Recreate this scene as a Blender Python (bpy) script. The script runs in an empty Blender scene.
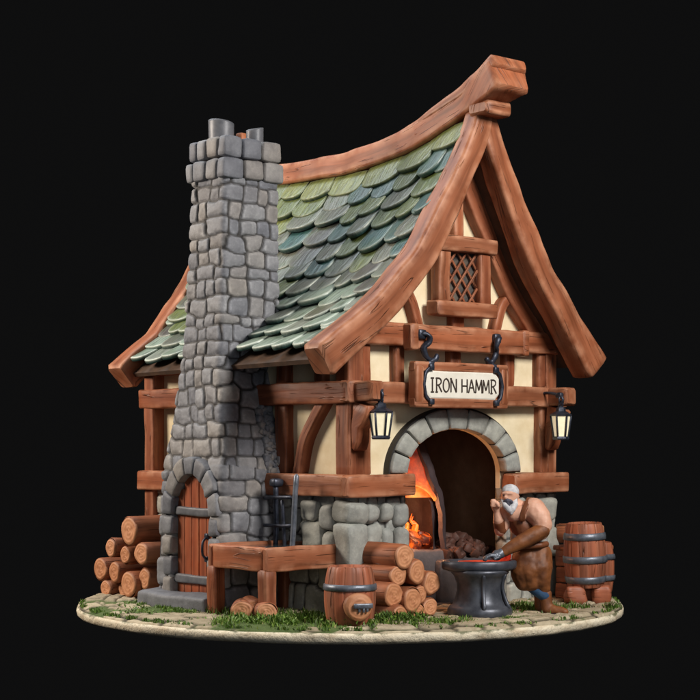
import bpy, math, random
import numpy as np
from mathutils import Vector, Matrix
R = math.radians
random.seed(7); rng = np.random.default_rng(7)
scene = bpy.context.scene
COL = scene.collection
# ------------------------------------------------------------------ frame of the house
ANG = R(41); CU = math.cos(ANG); SU = math.sin(ANG)
CX, CY = 0.0, -1.5
W, L = 2.665, 3.12
HC = W/2
def HW(a, b, z=0.0):
    return Vector((CX + a*CU - b*SU, CY + a*SU + b*CU, z))

# ------------------------------------------------------------------ numpy noise
def _h(i, j, k, s):
    n = (i*374761393 + j*668265263 + k*2147483647 + s*974634777) & 0xffffffff
    n = ((n ^ (n >> 13))*1274126177) & 0xffffffff
    return ((n ^ (n >> 16)) & 0xffff)/65535.0
def vnoise(P, s=0):
    P = np.asarray(P, float); I = np.floor(P).astype(np.int64); F = P-I; F = F*F*(3-2*F)
    x, y, z = I[..., 0], I[..., 1], I[..., 2]; fx, fy, fz = F[..., 0], F[..., 1], F[..., 2]
    r = 0
    for a in (0, 1):
        for b in (0, 1):
            for c in (0, 1):
                r = r + _h(x+a, y+b, z+c, s)*(fx if a else 1-fx)*(fy if b else 1-fy)*(fz if c else 1-fz)
    return r*2-1
def fbm(P, s=0, o=3):
    r = 0; a = 1; P = np.asarray(P, float)
    for k in range(o):
        r = r+a*vnoise(P*(2**k)+k*17.3, s+k); a *= .5
    return r
def sstep(a, b, x):
    t = np.clip((x-a)/(b-a), 0, 1); return t*t*(3-2*t)
def interp(x, xs, ys): return float(np.interp(x, xs, ys))
def spline(pts, n):
    """Catmull-Rom through pts (any dimension) -> n points"""
    P = np.array(pts, float); P = np.vstack([2*P[0]-P[1], P, 2*P[-1]-P[-2]])
    out = []; m = len(P)-3
    for i in range(n):
        t = i/(n-1)*m; k = min(int(t), m-1); f = t-k
        a, b, c, d = P[k], P[k+1], P[k+2], P[k+3]
        out.append(.5*((2*b)+(c-a)*f+(2*a-5*b+4*c-d)*f*f+(3*b-a-3*c+d)*f**3))
    return np.array(out)

# ------------------------------------------------------------------ mesh builder
class MB:
    def __init__(s): s.v = []; s.f = []; s.uv = []; s.c = []; s.fl = []
    def add(s, V, F, UV=None, C=None, flat=False):
        o = len(s.v); V = [tuple(map(float, p)) for p in V]
        s.v += V
        if C is None: s.c += [(0, .5, .5, 1)]*len(V)
        elif isinstance(C, tuple): s.c += [C]*len(V)
        else: s.c += [tuple(map(float, c)) for c in C]
        for i, f in enumerate(F):
            s.f.append([o+k for k in f]); s.fl.append(flat)
            s.uv.append(UV[i] if UV is not None else [(V[k][0]+V[k][1], V[k][2]) for k in f])
        return s
    def grid(s, P, uv=None, C=None, wrap=False, flip=False):
        P = np.asarray(P, float); n, m = P.shape[:2]
        if uv is None:
            uv = np.zeros((n, m+1, 2)); uv[..., 0] = np.arange(n)[:, None]*.05; uv[..., 1] = np.arange(m+1)[None]*.05
        F = []; U = []
        mm = m if wrap else m-1
        for i in range(n-1):
            for j in range(mm):
                j2 = (j+1) % m
                q = [i*m+j, i*m+j2, (i+1)*m+j2, (i+1)*m+j]
                w = [tuple(uv[i, j]), tuple(uv[i, j+1]), tuple(uv[i+1, j+1]), tuple(uv[i+1, j])]
                if flip: q.reverse(); w.reverse()
                F.append(q); U.append(w)
        s.add(P.reshape(-1, 3), F, U, None if C is None else (C if isinstance(C, tuple) else np.asarray(C).reshape(-1, 4)))
        return s
    def build(s, name, mat, parent=None, kind=None):
        me = bpy.data.meshes.new(name); me.from_pydata(s.v, [], s.f)
        ul = me.uv_layers.new(name='UVMap')
        ul.data.foreach_set('uv', np.array([x for f in s.uv for w in f for x in w], dtype=np.float32))
        ca = me.color_attributes.new('Col', 'FLOAT_COLOR', 'POINT')
        ca.data.foreach_set('color', np.array(s.c, dtype=np.float32).reshape(-1))
        me.polygons.foreach_set('use_smooth', [not x for x in s.fl])
        me.materials.append(mat); me.update()
        o = bpy.data.objects.new(name, me); COL.objects.link(o)
        if parent is not None: o.parent = parent
        if kind: o['kind'] = kind
        return o

def rrect(w, h, r, k=3, mid=2):
    """rounded rectangle outline; returns pts and edge mask"""
    r = min(r, w*.49, h*.49); pts = []; em = []
    cs = [(w/2-r, h/2-r, 0), (-w/2+r, h/2-r, 90), (-w/2+r, -h/2+r, 180), (w/2-r, -h/2+r, 270)]
    for i, (x, y, a) in enumerate(cs):
        for j in range(k+1):
            t = R(a+90*j/k); pts.append((x+r*math.cos(t), y+r*math.sin(t))); em.append(1.0)
        nx, ny, na = cs[(i+1) % 4]
        p0 = pts[-1]; t = R(na); p1 = (nx+r*math.cos(t), ny+r*math.sin(t))
        for j in range(1, mid+1):
            f = j/(mid+1); pts.append((p0[0]*(1-f)+p1[0]*f, p0[1]*(1-f)+p1[1]*f)); em.append(0.0)
    return np.array(pts), np.array(em)

def sweep(mb, path, w, h, up=(0, 0, 1), r=.02, jit=.006, seg=.07, round_=0, bev=None, caps=True, seed=None, col=None, nfreq=4.0):
    """sweep a rounded rectangle (w across, h along 'up') or a circle (round_ sides) along path; w,h scalar or per-point"""
    P = np.array([tuple(p) for p in path], float)
    w = np.broadcast_to(np.array(w, float), (len(P),)) if np.ndim(w) == 0 else np.array(w, float)
    h = np.broadcast_to(np.array(h, float), (len(P),)) if np.ndim(h) == 0 else np.array(h, float)
    d = np.r_[0, np.cumsum(np.linalg.norm(np.diff(P, axis=0), axis=1))]; T = d[-1]
    n = max(2, int(T/seg)+1); b = min(r if bev is None else bev, T*.2)
    ss = np.r_[0, np.linspace(b, T-b, n), T]
    Q = np.stack([np.interp(ss, d, P[:, k]) for k in range(3)], 1)
    ws = np.interp(ss, d, w); hs = np.interp(ss, d, h)
    tn = np.gradient(Q, ss, axis=0); tn /= np.linalg.norm(tn, axis=1)[:, None]
    sd = random.random()*100 if seed is None else seed
    up = np.array(up, float); rings = []; cols = []; uvs = []
    prev = None
    for i in range(len(ss)):
        t = tn[i]
        side = np.cross(t, up)
        if np.linalg.norm(side) < 1e-4: side = np.cross(t, (1, .01, 0))
        side /= np.linalg.norm(side); u2 = np.cross(side, t)
        if round_:
            th = np.arange(round_)/round_*2*math.pi
            o = np.stack([np.cos(th)*ws[i]/2, np.sin(th)*hs[i]/2], 1); em = np.zeros(round_)
        else:
            o, em = rrect(ws[i], hs[i], r)
        if i in (0, len(ss)-1):
            k = 1-b/max(ws[i], 1e-5)*1.6, 1-b/max(hs[i], 1e-5)*1.6
            o = o*np.array([max(k[0], .3), max(k[1], .3)])*.995; em = em*0+1
        ring = Q[i]+o[:, :1]*side+o[:, 1:]*u2
        per = np.r_[0, np.cumsum(np.linalg.norm(np.diff(np.vstack([o, o[:1]]), axis=0), axis=1))]
        rings.append(ring); cols.append(em); uvs.append(np.stack([np.full(len(per), ss[i]+sd), per+sd*.37], 1))
    G = np.array(rings); m = G.shape[1]
    if jit:
        q = G*nfreq+sd
        G = G+jit*np.stack([fbm(q, 1, 2), fbm(q, 5, 2), fbm(q, 9, 2)], -1)
    C = np.zeros(G.shape[:2]+(4,)); C[..., 0] = np.array(cols); C[..., 1] = (sd*.618) % 1; C[..., 3] = 1
    if col is not None: C[..., 2] = col
    mb.grid(G, np.array(uvs), C, wrap=True)
    if caps:
        for idx, rev in ((0, True), (len(ss)-1, False)):
            ring = G[idx]; f = list(range(m)); c0 = ring.mean(0)
            V = np.vstack([ring, c0[None]])
            F = []; U = []
            for j in range(m):
                j2 = (j+1) % m; t = [j, j2, m] if not rev else [j2, j, m]
                F.append(t); U.append([(sd+(V[k]-c0)[2]*.5, sd+float(np.dot(V[k]-c0, (1, .7, .2)))) for k in t])
            cc = np.zeros((m+1, 4)); cc[:, 3] = 1; cc[:, 1] = (sd*.618) % 1; cc[:m, 0] = .6
            mb.add(V, F, U, cc)
    return mb

_T = {}
def cube_t(n):
    if n in _T: return _T[n]
    key = {}; V = []; F = []
    def vid(p):
        k = tuple(int(round(x*1000)) for x in p)
        if k not in key: key[k] = len(V); V.append(p)
        return key[k]
    g = [-1, -.93]+[(-.86+1.72*i/(n)) for i in range(1, n)]+[.93, 1]; m = len(g)
    for ax in range(3):
        for sg in (-1, 1):
            def P(i, j):
                p = [0, 0, 0]; p[ax] = sg; p[(ax+1) % 3] = g[i]; p[(ax+2) % 3] = g[j]; return tuple(p)
            for i in range(m-1):
                for j in range(m-1):
                    q = [vid(P(i, j)), vid(P(i+1, j)), vid(P(i+1, j+1)), vid(P(i, j+1))]
                    if sg < 0: q.reverse()
                    F.append(q)
    _T[n] = (np.array(V), F); return _T[n]
def rbox(mb, c, hs, r=.02, rot=None, jit=.008, n=4, fmap=None, val=None, mort=0.0, nf=5.0):
    """rounded, slightly lumpy block"""
    V, F = cube_t(n); hs = np.array(hs, float); r = min(r, hs.min()*.95)
    P = V*hs; I = np.clip(P, -(hs-r), hs-r); D = P-I; ln = np.linalg.norm(D, axis=1)[:, None]; ln[ln == 0] = 1
    P = I+D/ln*r
    sd = random.random()*100
    q = P*nf+sd
    P = P+jit*np.stack([fbm(q, 1, 2), fbm(q, 5, 2), fbm(q, 9, 2)], -1)
    if rot is not None: P = P@np.array(rot.to_3x3()).T
    P = P+np.array(tuple(c))
    if fmap is not None: P = np.array([fmap(p) for p in P])
    v = random.random() if val is None else val
    em = (np.linalg.norm(D, axis=1) > 0)*0.0
    mb.add(P, F, None, (mort, v, random.random(), 1))
    return mb
def lathe(mb, prof, n=28, c=(0, 0, 0), fn=None, col=None, sx=1, sy=1, seed=0):
    prof = np.array(prof, float); th = np.arange(n)/n*2*math.pi
    G = np.zeros((len(prof), n, 3))
    for i, (r, z) in enumerate(prof):
        rr = np.full(n, r)
        if fn is not None: rr = fn(th, z, r)
        G[i, :, 0] = c[0]+rr*np.cos(th)*sx; G[i, :, 1] = c[1]+rr*np.sin(th)*sy; G[i, :, 2] = c[2]+z
    d = np.r_[0, np.cumsum(np.linalg.norm(np.diff(prof, axis=0), axis=1))]
    uv = np.zeros((len(prof), n+1, 2)); uv[..., 0] = d[:, None]+seed; uv[..., 1] = (np.arange(n+1)/n)[None]*2*math.pi*prof[:, 0].max()+seed
    C = None
    if col is not None: C = col(G, th, prof)
    mb.grid(G, uv, C, wrap=True)
    return mb

# ------------------------------------------------------------------ stone relief
def sites(s0, s1, z0, z1, cw, ch, seed, jx=.22, jz=.2):
    rr = np.random.default_rng(seed); out = []; z = z0; row = 0
    while z < z1+ch:
        hh = ch*rr.uniform(.75, 1.3); s = s0-cw*rr.uniform(0, 1)
        while s < s1+cw:
            ww = cw*rr.uniform(.6, 1.5)
            out.append((s+ww/2, z+hh/2+rr.uniform(-jz, jz)*hh, ww, hh)); s += ww
        z += hh; row += 1
    return np.array(out)
def stone_field(S, Z, cw, ch, seed, p=5.0, ext=None):
    s0, s1, z0, z1 = ext if ext else (S.min(), S.max(), Z.min(), Z.max())
    st = sites(s0, s1, z0, z1, cw, ch, seed)
    Q = np.stack([S, Z, np.full_like(S, seed*1.7)], -1)
    Sw = S+.02*vnoise(Q*7, seed); Zw = Z+.02*vnoise(Q*7, seed+3)
    sh = S.shape; s = Sw.reshape(-1); z = Zw.reshape(-1)
    B = np.zeros(len(s)); ID = np.zeros(len(s), int)
    for a in range(0, len(s), 6000):
        ss = s[a:a+6000, None]; zz = z[a:a+6000, None]
        dx = np.abs(ss-st[None, :, 0])/st[None, :, 2]; dz = np.abs(zz-st[None, :, 1])/st[None, :, 3]
        D = (dx**p+dz**p)**(1/p)
        o = np.argpartition(D, 2, axis=1)[:, :2]; d = np.take_along_axis(D, o, 1); k = np.argsort(d, 1)
        o = np.take_along_axis(o, k, 1); d = np.take_along_axis(d, k, 1)
        ID[a:a+6000] = o[:, 0]; B[a:a+6000] = (d[:, 1]-d[:, 0])*.5*(cw+ch)/2
    rv = np.random.default_rng(seed+5).random((len(st), 2))
    return B.reshape(sh), rv[ID, 0].reshape(sh), rv[ID, 1].reshape(sh)
def relief(S, Z, cw, ch, seed, H=.035, ext=None):
    B, r1, r2 = stone_field(S, Z, cw, ch, seed, ext=ext)
    Q = np.stack([S, Z, np.full_like(S, seed*.7)], -1)
    h = H*(.72*np.sqrt(np.clip(sstep(-.004, .022, B), 0, 1))+.28*sstep(0, .075, B))+(r1-.5)*.02*sstep(0, .02, B)+.005*fbm(Q*9, seed, 3)+.004*np.abs(vnoise(Q*26, seed+2))
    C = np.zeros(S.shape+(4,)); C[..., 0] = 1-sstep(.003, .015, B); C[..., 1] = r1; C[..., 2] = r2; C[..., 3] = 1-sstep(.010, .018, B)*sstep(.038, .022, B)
    return h, C

# ------------------------------------------------------------------ materials
def mat(name):
    m = bpy.data.materials.new(name); m.use_nodes = True; nt = m.node_tree
    b = nt.nodes['Principled BSDF']; return m, nt, b
def N(nt, t, **k):
    n = nt.nodes.new(t)
    for a, b in k.items():
        if a in n.inputs: n.inputs[a].default_value = b
        else: setattr(n, a, b)
    return n
def ramp(nt, fac, stops, inter='LINEAR'):
    r = nt.nodes.new('ShaderNodeValToRGB'); r.color_ramp.interpolation = inter; e = r.color_ramp.elements
    while len(e) < len(stops): e.new(.5)
    for i, (p, c) in enumerate(stops):
        e[i].position = p; e[i].color = (c[0], c[1], c[2], 1) if not np.isscalar(c) else (c, c, c, 1)
    nt.links.new(fac, r.inputs[0]); return r.outputs[0]
def mixc(nt, a, b, f, mode='MIX'):
    m = nt.nodes.new('ShaderNodeMix'); m.data_type = 'RGBA'; m.blend_type = mode
    for s, v in ((m.inputs[0], f), (m.inputs[6], a), (m.inputs[7], b)):
        if hasattr(v, 'links'): nt.links.new(v, s)
        elif np.isscalar(v): s.default_value = v
        else: s.default_value = (*v[:3], 1)
    return m.outputs[2]
def mapped(nt, src, scale):
    mp = nt.nodes.new('ShaderNodeMapping'); mp.inputs['Scale'].default_value = scale
    nt.links.new(src, mp.inputs[0]); return mp.outputs[0]
def noise(nt, vec, scale, detail=4, rough=.55, dist=0):
    n = N(nt, 'ShaderNodeTexNoise'); n.inputs['Scale'].default_value = scale; n.inputs['Detail'].default_value = detail
    n.inputs['Roughness'].default_value = rough; n.inputs['Distortion'].default_value = dist
    nt.links.new(vec, n.inputs['Vector']); return n.outputs['Fac']
def bump(nt, b, h, strength, dist=.01, prev=None):
    n = N(nt, 'ShaderNodeBump'); n.inputs['Strength'].default_value = strength; n.inputs['Distance'].default_value = dist
    nt.links.new(h, n.inputs['Height'])
    if prev is not None: nt.links.new(prev, n.inputs['Normal'])
    if b is not None: nt.links.new(n.outputs[0], b.inputs['Normal'])
    return n.outputs[0]
def attr(nt):
    a = N(nt, 'ShaderNodeAttribute', attribute_name='Col'); nt['_a'] = a.name; s = N(nt, 'ShaderNodeSeparateColor')
    nt.links.new(a.outputs['Color'], s.inputs[0]); return s.outputs
def objco(nt): return N(nt, 'ShaderNodeTexCoord').outputs['Object']

def wood(name, dark, mid, light, edge=(.50, .22, .12), rough=.5, gs=1.0, edgef=.45):
    m, nt, b = mat(name); uv = N(nt, 'ShaderNodeUVMap').outputs[0]; at = attr(nt)
    g1 = noise(nt, mapped(nt, uv, (.45*gs, 7*gs, 1)), 2.0, 4, .55, .3)
    g2 = noise(nt, mapped(nt, uv, (.20*gs, 4.2*gs, 1)), 2.0, 2.5, .5, .22)
    blot = noise(nt, objco(nt), 2.3, 3)
    c = ramp(nt, g1, [(.28, dark), (.5, mid), (.75, light)])
    c = mixc(nt, c, mixc(nt, c, (.62, .58, .55), 1, 'MULTIPLY'), ramp(nt, blot, [(.42, 0), (.68, .75)]))
    c = mixc(nt, c, mixc(nt, c, (1.3, 1.12, 1.0), 1, 'MULTIPLY'), at[1])
    line = ramp(nt, g2, [(.486, 0), (.496, .85), (.506, 0)])
    lm = noise(nt, mapped(nt, uv, (1.6, 2.5, 1)), 2.5, 2)
    lf = N(nt, 'ShaderNodeMath', operation='MULTIPLY'); nt.links.new(line, lf.inputs[0]); nt.links.new(ramp(nt, lm, [(.47, 0), (.60, 1)]), lf.inputs[1])
    c = mixc(nt, c, tuple(x*.28 for x in dark), lf.outputs[0])
    en = noise(nt, objco(nt), 5, 3)
    ef = N(nt, 'ShaderNodeMath', operation='MULTIPLY'); nt.links.new(at[0], ef.inputs[0]); nt.links.new(ramp(nt, en, [(.35, 0), (.65, edgef)]), ef.inputs[1])
    c = mixc(nt, c, edge, ef.outputs[0])
    nt.links.new(c, b.inputs['Base Color']); b.inputs['Roughness'].default_value = rough
    b.inputs['Specular IOR Level'].default_value = .35
    n1 = bump(nt, None, g1, .5, .008)
    inv = N(nt, 'ShaderNodeMath', operation='SUBTRACT'); inv.inputs[0].default_value = 1; nt.links.new(lf.outputs[0], inv.inputs[1])
    bump(nt, b, inv.outputs[0], .9, .015, n1)
    return m
def stonem(name, a, b_, mort=(.022, .02, .019), rough=.62, moss=0.0, warm=(.36, .31, .25)):
    m, nt, b = mat(name); o = objco(nt); at = attr(nt)
    n1 = noise(nt, o, 7, 6, .6); n2 = noise(nt, o, 32, 4, .6); n3 = noise(nt, o, 2.0, 2)
    c = mixc(nt, a, b_, at[1])
    c = mixc(nt, c, warm, ramp(nt, at[2], [(.45, 0), (1, .5)]))
    c = mixc(nt, c, mixc(nt, c, (.6, .6, .62), 1, 'MULTIPLY'), ramp(nt, n1, [(.4, 0), (.7, .8)]))
    c = mixc(nt, c, mixc(nt, c, (1.3, 1.3, 1.27), 1, 'MULTIPLY'), ramp(nt, n2, [(.5, 0), (.72, .7)]))
    if moss: c = mixc(nt, c, (.07, .10, .025), ramp(nt, n3, [(.5, 0), (.7, moss)]))
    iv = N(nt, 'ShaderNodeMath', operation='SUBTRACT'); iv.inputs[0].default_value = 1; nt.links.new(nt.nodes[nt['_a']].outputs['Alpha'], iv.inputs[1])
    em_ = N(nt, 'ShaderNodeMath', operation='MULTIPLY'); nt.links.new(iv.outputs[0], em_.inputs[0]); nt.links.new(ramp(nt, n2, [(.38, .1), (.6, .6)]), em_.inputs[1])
    c = mixc(nt, c, mixc(nt, c, (1.6, 1.6, 1.6), 1, 'MULTIPLY'), em_.outputs[0])  # worn stone edges, with an edge highlight painted into the colour
    c = mixc(nt, c, mort, at[0])
    nt.links.new(c, b.inputs['Base Color']); b.inputs['Roughness'].default_value = rough
    b.inputs['Specular IOR Level'].default_value = .4
    x = bump(nt, None, n1, .5, .018); bump(nt, b, n2, .35, .006, x)
    return m
def simple(name, c1, c2, rough=.5, metal=0, sc=9, bs=.3, spec=.4, bd=.008):
    m, nt, b = mat(name); o = objco(nt); n1 = noise(nt, o, sc, 5, .6)
    nt.links.new(ramp(nt, n1, [(.32, c1), (.68, c2)]), b.inputs['Base Color'])
    b.inputs['Roughness'].default_value = rough; b.inputs['Metallic'].default_value = metal; b.inputs['Specular IOR Level'].default_value = spec
    bump(nt, b, n1, bs, bd); return m
def emis(name, c1, c2, st, sc=8, stops=(.35, .65)):
    m, nt, b = mat(name); n1 = noise(nt, objco(nt), sc, 4, .6)
    c = ramp(nt, n1, [(stops[0], c1), (stops[1], c2)])
    b.inputs['Base Color'].default_value = (.03, .01, .005, 1)
    nt.links.new(c, b.inputs['Emission Color']); b.inputs['Emission Strength'].default_value = st
    bump(nt, b, n1, .6, .02); return m

M = {}
M['wood'] = wood('timber', (.145, .047, .019), (.26, .090, .041), (.345, .130, .064), edge=(.56, .27, .155), edgef=.75)
M['wood2'] = wood('timber_red', (.115, .035, .015), (.20, .064, .029), (.265, .092, .043), edge=(.46, .19, .10), edgef=.65)
M['wood_in'] = simple('inner_render', (.20, .10, .05), (.36, .20, .11), .8, 0, 2.5, .5, .2, .02)
M['door'] = wood('door_timber', (.14, .035, .014), (.28, .075, .03), (.36, .11, .045), edgef=.3)
M['bark'] = wood('bark', (.12, .042, .018), (.24, .09, .042), (.32, .13, .065), gs=1.3, edgef=.2, rough=.6)
M['barrel'] = wood('barrel_stave', (.16, .055, .028), (.30, .105, .058), (.38, .15, .085), edgef=.3)
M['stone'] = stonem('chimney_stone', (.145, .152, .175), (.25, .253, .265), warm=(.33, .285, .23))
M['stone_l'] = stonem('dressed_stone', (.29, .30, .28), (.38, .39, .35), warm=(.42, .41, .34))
M['stone_d'] = stonem('dark_stone', (.07, .06, .065), (.12, .10, .10), warm=(.12, .08, .06))
M['plaster'] = simple('plaster', (.72, .60, .38), (.85, .75, .53), .75, 0, 5, .35, .2, .01)
M['iron'] = simple('blued_iron', (.022, .026, .04), (.07, .08, .11), .42, .55, 16, .5, .5)
M['steel'] = simple('hoop_steel', (.09, .105, .13), (.19, .21, .25), .42, .45, 14, .4, .5)
M['anvil'] = simple('anvil_iron', (.045, .05, .065), (.12, .13, .155), .42, .5, 7, .4, .5)
M['pot'] = simple('slate_pot', (.10, .105, .12), (.17, .175, .19), .45, .1, 9, .3)
M['skin'] = simple('skin', (.58, .30, .20), (.72, .42, .30), .5, 0, 12, .15, .4)
M['skin'].node_tree.nodes['Principled BSDF'].inputs['Subsurface Weight'].default_value = .06
M['leather'] = simple('leather', (.10, .030, .008), (.24, .080, .020), .6, 0, 9, .5, .5)
M['strap'] = simple('strap_leather', (.13, .04, .015), (.2, .07, .03), .5, 0, 9, .3)
M['cloth'] = simple('grey_cloth', (.22, .21, .20), (.38, .36, .34), .8, 0, 14, .4, .2)
M['blue'] = simple('blue_cloth', (.02, .05, .12), (.05, .11, .2), .7, 0, 14, .4, .2)
M['white_hair'] = simple('white_hair', (.42, .42, .45), (.66, .66, .68), .6, 0, 22, .6, .3)
M['dark_hair'] = simple('dark_hair', (.03, .03, .045), (.08, .08, .11), .6, 0, 26, .7, .3)
M['signface'] = simple('sign_face', (.70, .66, .56), (.82, .79, .70), .6, 0, 6, .15, .3)
M['ink'] = simple('letter_paint', (.03, .02, .015), (.055, .035, .025), .6, 0, 20, .2)
M['furnace'] = stonem('furnace_stone', (.045, .032, .036), (.08, .055, .055), warm=(.08, .045, .04))
M['coal'] = simple('coal', (.03, .016, .012), (.12, .05, .035), .6, 0, 6, .6, .3, .02)
M['water'] = simple('trough_water', (.02, .03, .035), (.04, .05, .055), .08, 0, 3, .05, .5)
M['brick'] = simple('orange_brick', (.4, .13, .05), (.55, .2, .09), .6, 0, 8, .3)
M['glass'] = simple('window_glass', (.03, .035, .045), (.16, .13, .10), .12, 0, 7, .1, .6)
M['roofdeck'] = simple('roof_deck', (.05, .03, .02), (.11, .06, .035), .7, 0, 6, .4)
M['fire'] = emis('fire', (1, .05, .003), (1, .20, .012), 2.4, 9)
M['ember'] = emis('ember', (.05, .004, .002), (1, .13, .012), 1.5, 9, (.47, .66))
M['hot'] = emis('hot_iron', (.35, .012, .006), (1, .10, .04), .75, 7, (.4, .7))
M['lampglass'] = emis('lamp_glass', (1, .83, .50), (1, .90, .62), .42, 5)
M['lampglass'].node_tree.nodes['Principled BSDF'].inputs['Base Color'].default_value = (.75, .68, .48, 1)
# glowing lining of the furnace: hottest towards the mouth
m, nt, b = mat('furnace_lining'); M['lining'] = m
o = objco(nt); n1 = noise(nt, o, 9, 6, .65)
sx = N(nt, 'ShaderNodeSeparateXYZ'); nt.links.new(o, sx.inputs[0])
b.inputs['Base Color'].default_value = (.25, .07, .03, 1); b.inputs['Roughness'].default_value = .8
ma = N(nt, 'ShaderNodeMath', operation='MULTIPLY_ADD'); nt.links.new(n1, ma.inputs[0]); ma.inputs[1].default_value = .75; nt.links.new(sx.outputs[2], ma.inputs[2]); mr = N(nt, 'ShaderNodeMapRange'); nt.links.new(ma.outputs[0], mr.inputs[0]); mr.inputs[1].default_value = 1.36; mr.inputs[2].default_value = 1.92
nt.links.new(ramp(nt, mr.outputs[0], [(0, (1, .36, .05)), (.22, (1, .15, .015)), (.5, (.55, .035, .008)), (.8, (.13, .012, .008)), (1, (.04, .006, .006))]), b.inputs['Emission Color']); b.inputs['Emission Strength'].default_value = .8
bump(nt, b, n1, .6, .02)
# roof tiles
m, nt, b = mat('roof_tile'); M['tile'] = m
o = objco(nt); at = attr(nt); uv = N(nt, 'ShaderNodeUVMap').outputs[0]
n1 = noise(nt, o, 6, 5, .6); n2 = noise(nt, mapped(nt, uv, (1.6, 9, 1)), 3, 4)
c = ramp(nt, at[1], [(0, (.125, .135, .11)), (.16, (.055, .115, .10)), (.34, (.15, .155, .12)), (.5, (.035, .10, .095)), (.64, (.12, .15, .04)), (.78, (.10, .095, .085)), (.9, (.16, .19, .065)), (.945, (.19, .21, .06)), (.965, (.27, .35, .29)), (.985, (.25, .28, .24))], 'CONSTANT')
c = mixc(nt, c, (.07, .12, .03), ramp(nt, n1, [(.48, 0), (.75, .55)]))
c = mixc(nt, c, mixc(nt, c, (.5, .5, .5), 1, 'MULTIPLY'), ramp(nt, n2, [(.45, 0), (.66, .9)]))
c = mixc(nt, c, mixc(nt, c, (1.7, 1.7, 1.6), 1, 'MULTIPLY'), ramp(nt, n2, [(.25, .6), (.42, 0)]))
c = mixc(nt, c, (.58, .64, .56), at[2])  # highlight line painted into the colour along the tile rims
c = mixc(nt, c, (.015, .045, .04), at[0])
nt.links.new(c, b.inputs['Base Color']); b.inputs['Roughness'].default_value = .36; b.inputs['Specular IOR Level'].default_value = .5
x = bump(nt, None, n1, .5, .012); bump(nt, b, n2, .7, .012, x)
# log end
m, nt, b = mat('cut_log'); M['logend'] = m
at = attr(nt); o = objco(nt); n1 = noise(nt, o, 14, 3)
wv = N(nt, 'ShaderNodeMath', operation='MULTIPLY_ADD'); nt.links.new(at[2], wv.inputs[0]); wv.inputs[1].default_value = 23; 
m5 = N(nt, 'ShaderNodeMath', operation='MULTIPLY'); nt.links.new(n1, m5.inputs[0]); m5.inputs[1].default_value = 5; nt.links.new(m5.outputs[0], wv.inputs[2]); sn = N(nt, 'ShaderNodeMath', operation='SINE'); nt.links.new(wv.outputs[0], sn.inputs[0])
c = mixc(nt, (.52, .22, .10), (.62, .29, .145), at[1])
c = mixc(nt, c, (.44, .17, .075), ramp(nt, sn.outputs[0], [(.2, 0), (1, .38)]))
c = mixc(nt, c, (.20, .07, .03), ramp(nt, at[2], [(.84, 0), (1, .8)]))
c = mixc(nt, c, mixc(nt, c, (.7, .6, .55), 1, 'MULTIPLY'), ramp(nt, n1, [(.5, 0), (.7, .7)]))
nt.links.new(c, b.inputs['Base Color']); b.inputs['Roughness'].default_value = .6; bump(nt, b, sn.outputs[0], .25, .004)
# ground: R moss mask, G stone value, B joint
m, nt, b = mat('base_ground'); M['ground'] = m
at = attr(nt); o = objco(nt); n1 = noise(nt, o, 9, 6, .65); n2 = noise(nt, o, 40, 4, .6)
c = mixc(nt, (.30, .25, .165), (.54, .46, .32), at[1])
c = mixc(nt, c, (.24, .19, .11), ramp(nt, n1, [(.45, 0), (.68, .75)]))
c = mixc(nt, c, (.05, .04, .02), at[2])
g = mixc(nt, (.035, .06, .012), (.10, .15, .03), n2)
c = mixc(nt, c, g, at[0])
nt.links.new(c, b.inputs['Base Color']); b.inputs['Roughness'].default_value = .8
x = bump(nt, None, n1, .6, .02); bump(nt, b, n2, .6, .01, x)
m, nt, b = mat('base_rim'); M['rim'] = m
o = objco(nt); n1 = noise(nt, mapped(nt, o, (1, 1, 3)), 5, 6, .65); n2 = noise(nt, o, 22, 5, .65)
c = ramp(nt, n1, [(.3, (.62, .50, .34)), (.5, (.78, .69, .51)), (.75, (.85, .78, .61))])
c = mixc(nt, c, (.30, .22, .12), ramp(nt, n2, [(.56, 0), (.78, .55)]))
sz = N(nt, 'ShaderNodeSeparateXYZ'); nt.links.new(o, sz.inputs[0]); ad = N(nt, 'ShaderNodeMath', operation='MULTIPLY_ADD'); nt.links.new(noise(nt, mapped(nt, o, (1, 1, .6)), 3.5, 5, .7), ad.inputs[0]); ad.inputs[1].default_value = .22; nt.links.new(sz.outputs[2], ad.inputs[2])
c = mixc(nt, c, (.07, .085, .025), ramp(nt, ad.outputs[0], [(.085, 0), (.105, .85)]))
nt.links.new(c, b.inputs['Base Color']); b.inputs['Roughness'].default_value = .6; bump(nt, b, n2, .8, .02)
# grass: value from attribute
m, nt, b = mat('grass_blade'); M['grass'] = m
at = attr(nt); c = ramp(nt, at[1], [(0, (.045, .085, .012)), (.5, (.10, .20, .02)), (.85, (.19, .27, .04)), (1, (.30, .27, .10))])
nt.links.new(c, b.inputs['Base Color']); b.inputs['Roughness'].default_value = .6

# ------------------------------------------------------------------ object helpers
def thing(name, label, cat, loc=(0, 0, 0), rotz=0.0, group=None):
    o = bpy.data.objects.new(name, None); COL.objects.link(o); o.empty_display_size = .1
    o.location = loc; o.rotation_euler = (0, 0, rotz); o['label'] = label; o['category'] = cat
    if group: o['group'] = group
    return o
def beam(name, p0, p1, w, h, parent, up=(0, 0, 1), r=.022, jit=.007, m='wood', **k):
    return sweep(MB(), [p0, p1], w, h, up, r, jit, **k).build(name, M[m], parent)

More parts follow.
